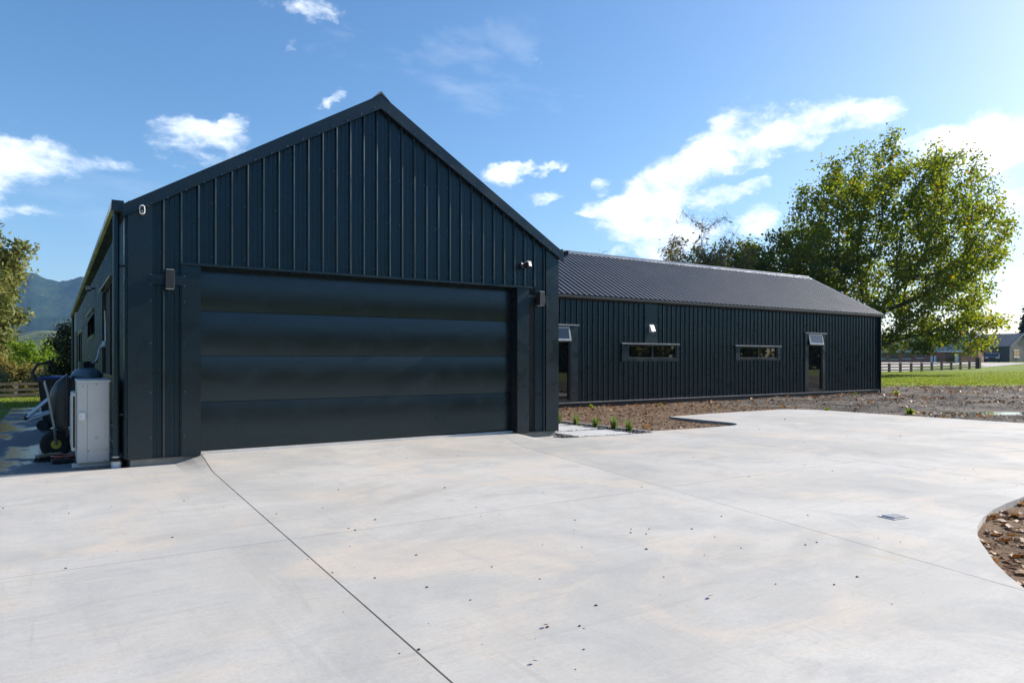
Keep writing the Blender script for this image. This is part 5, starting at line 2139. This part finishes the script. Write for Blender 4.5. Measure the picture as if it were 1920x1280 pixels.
def barn():
    X0, X1, Y0, Y1, zb, ze, zr_ = 143, 153.5, 55.8, 72, .75, 3.75, 6.05
    XM = (X0 + X1) / 2
    root = empty('barn', (X0, Y0, zb))
    tag(root, 'dark blue grey steel barn with white windows at the right edge', 'barn')

    def B(mb_, n, m, p=None):
        mb_.v = [(q[0] - X0, q[1] - Y0, q[2] - zb) for q in mb_.v]
        return mb_.build(n, m, p or root)
    wm = plain('slate_blue_steel', (.035, .042, .05), (.045, .053, .062), .5, scale=1)
    B(MB().box(X0, X1, Y0, Y1, zb - .5, ze).prism([(X0, ze), (X1, ze), (XM, zr_ - .05)], 'y', Y0, Y0 + .2), 'wall', wm)
    rm = plain('slate_roof_steel', (.045, .052, .062), (.06, .067, .077), .42, scale=1)
    for s in (-1, 1):
        xe = XM + s * ((X1 - X0) / 2 + .3)
        sl = B(MB().prism([(XM, zr_ + .06), (XM, zr_ - .05), (xe, ze - .16), (xe, ze - .05)], 'y', Y0 - .25, Y1 + .3), 'roof_slope', rm)
        for k in range(18):
            y0 = Y0 - .15 + k * .93
            B(MB().prism([(XM, zr_ + .12), (XM, zr_ + .061), (xe, ze - .049), (xe, ze + .01)], 'y', y0, y0 + .06), 'rib', rm, sl)
        B(MB().prism([(XM, zr_ + .12), (XM, zr_ - .16), (xe, ze - .28), (xe, ze)], 'y', Y0 - .31, Y0 - .255), 'bargeboard', plain('barge_grey', (.10, .105, .115), rough=.5))
    wall_windows(root, None, [(144.6 - X0, 146.8 - X0, 1.75 - zb, 3.1 - zb, 1), (149.6 - X0, 151.6 - X0, 1.75 - zb, 3.1 - zb, 1)], 'y', 0, M['white_plastic'])
    wall_windows(root, None, [(57.3 - Y0, 59.6 - Y0, 2.7 - zb, 3.1 - zb, 0)], 'x', 0, wm)


barn()


def car():
    t = empty('parked_car', (113.2, 46.4, gz(113.2, 46.4)), R(22))
    tag(t, 'low dark car parked on the grass before the barn', 'car')
    paint = plain('dark_car_paint', (.012, .014, .018), (.02, .022, .026), .2, coat=.6)
    body = [(-2.1, .35), (-2.15, .62), (-1.95, .80), (-1.0, .88), (-.45, 1.30), (.75, 1.33), (1.5, .95), (2.05, .86), (2.15, .55), (2.1, .35)]
    MB().prism(body, 'y', -.85, .85).build('body', paint, t, bevel=.06)
    for s in (-1, 1):
        MB().prism([(-.85, .90), (-.42, 1.24), (.70, 1.27), (1.25, .95)], 'y', s * .853, s * .857).build('side_window', M['glass_far'], t)
        for x in (-1.35, 1.35):
            w = MB().lathe([(.1, -.1), (.30, -.1), (.32, -.06), (.32, .06), (.30, .1), (.1, .1)], n=18).build('wheel', M['rubber'], t, loc=(x, s * .80, .32))
            w.rotation_euler = (R(90), 0, 0)
            MB().lathe([(.02, -.105), (.2, -.105), (.2, .105), (.02, .105)], n=12).build('rim', M['silver'], w)
        MB().box(-2.17, -2.10, s * .62 - .18, s * .62 + .18, .60, .72).build('headlight', M['lens'], t)
        MB().box(2.10, 2.17, s * .62 - .18, s * .62 + .18, .66, .78).build('tail_light', plain('tail_lamp', (.35, .02, .02), rough=.25), t)


car()

# ------------------------------------------------------------------ air between here and the mountains
hz = MB().box(-4400, 4400, -4400, 4400, -6, 560)
hm = bpy.data.materials.new('thin_air')
hm.use_nodes = True
nt = hm.node_tree
nt.nodes.clear()
ho = nt.nodes.new('ShaderNodeOutputMaterial')
pv = nt.nodes.new('ShaderNodeVolumePrincipled')
pv.inputs['Color'].default_value = (.32, .60, 1.0, 1)
pv.inputs['Density'].default_value = .00010
pv.inputs['Anisotropy'].default_value = 0.0
nt.links.new(pv.outputs[0], ho.inputs['Volume'])
haze = hz.build('haze', hm)
tag(haze, 'thin blue haze in front of the mountains', kind='stuff')
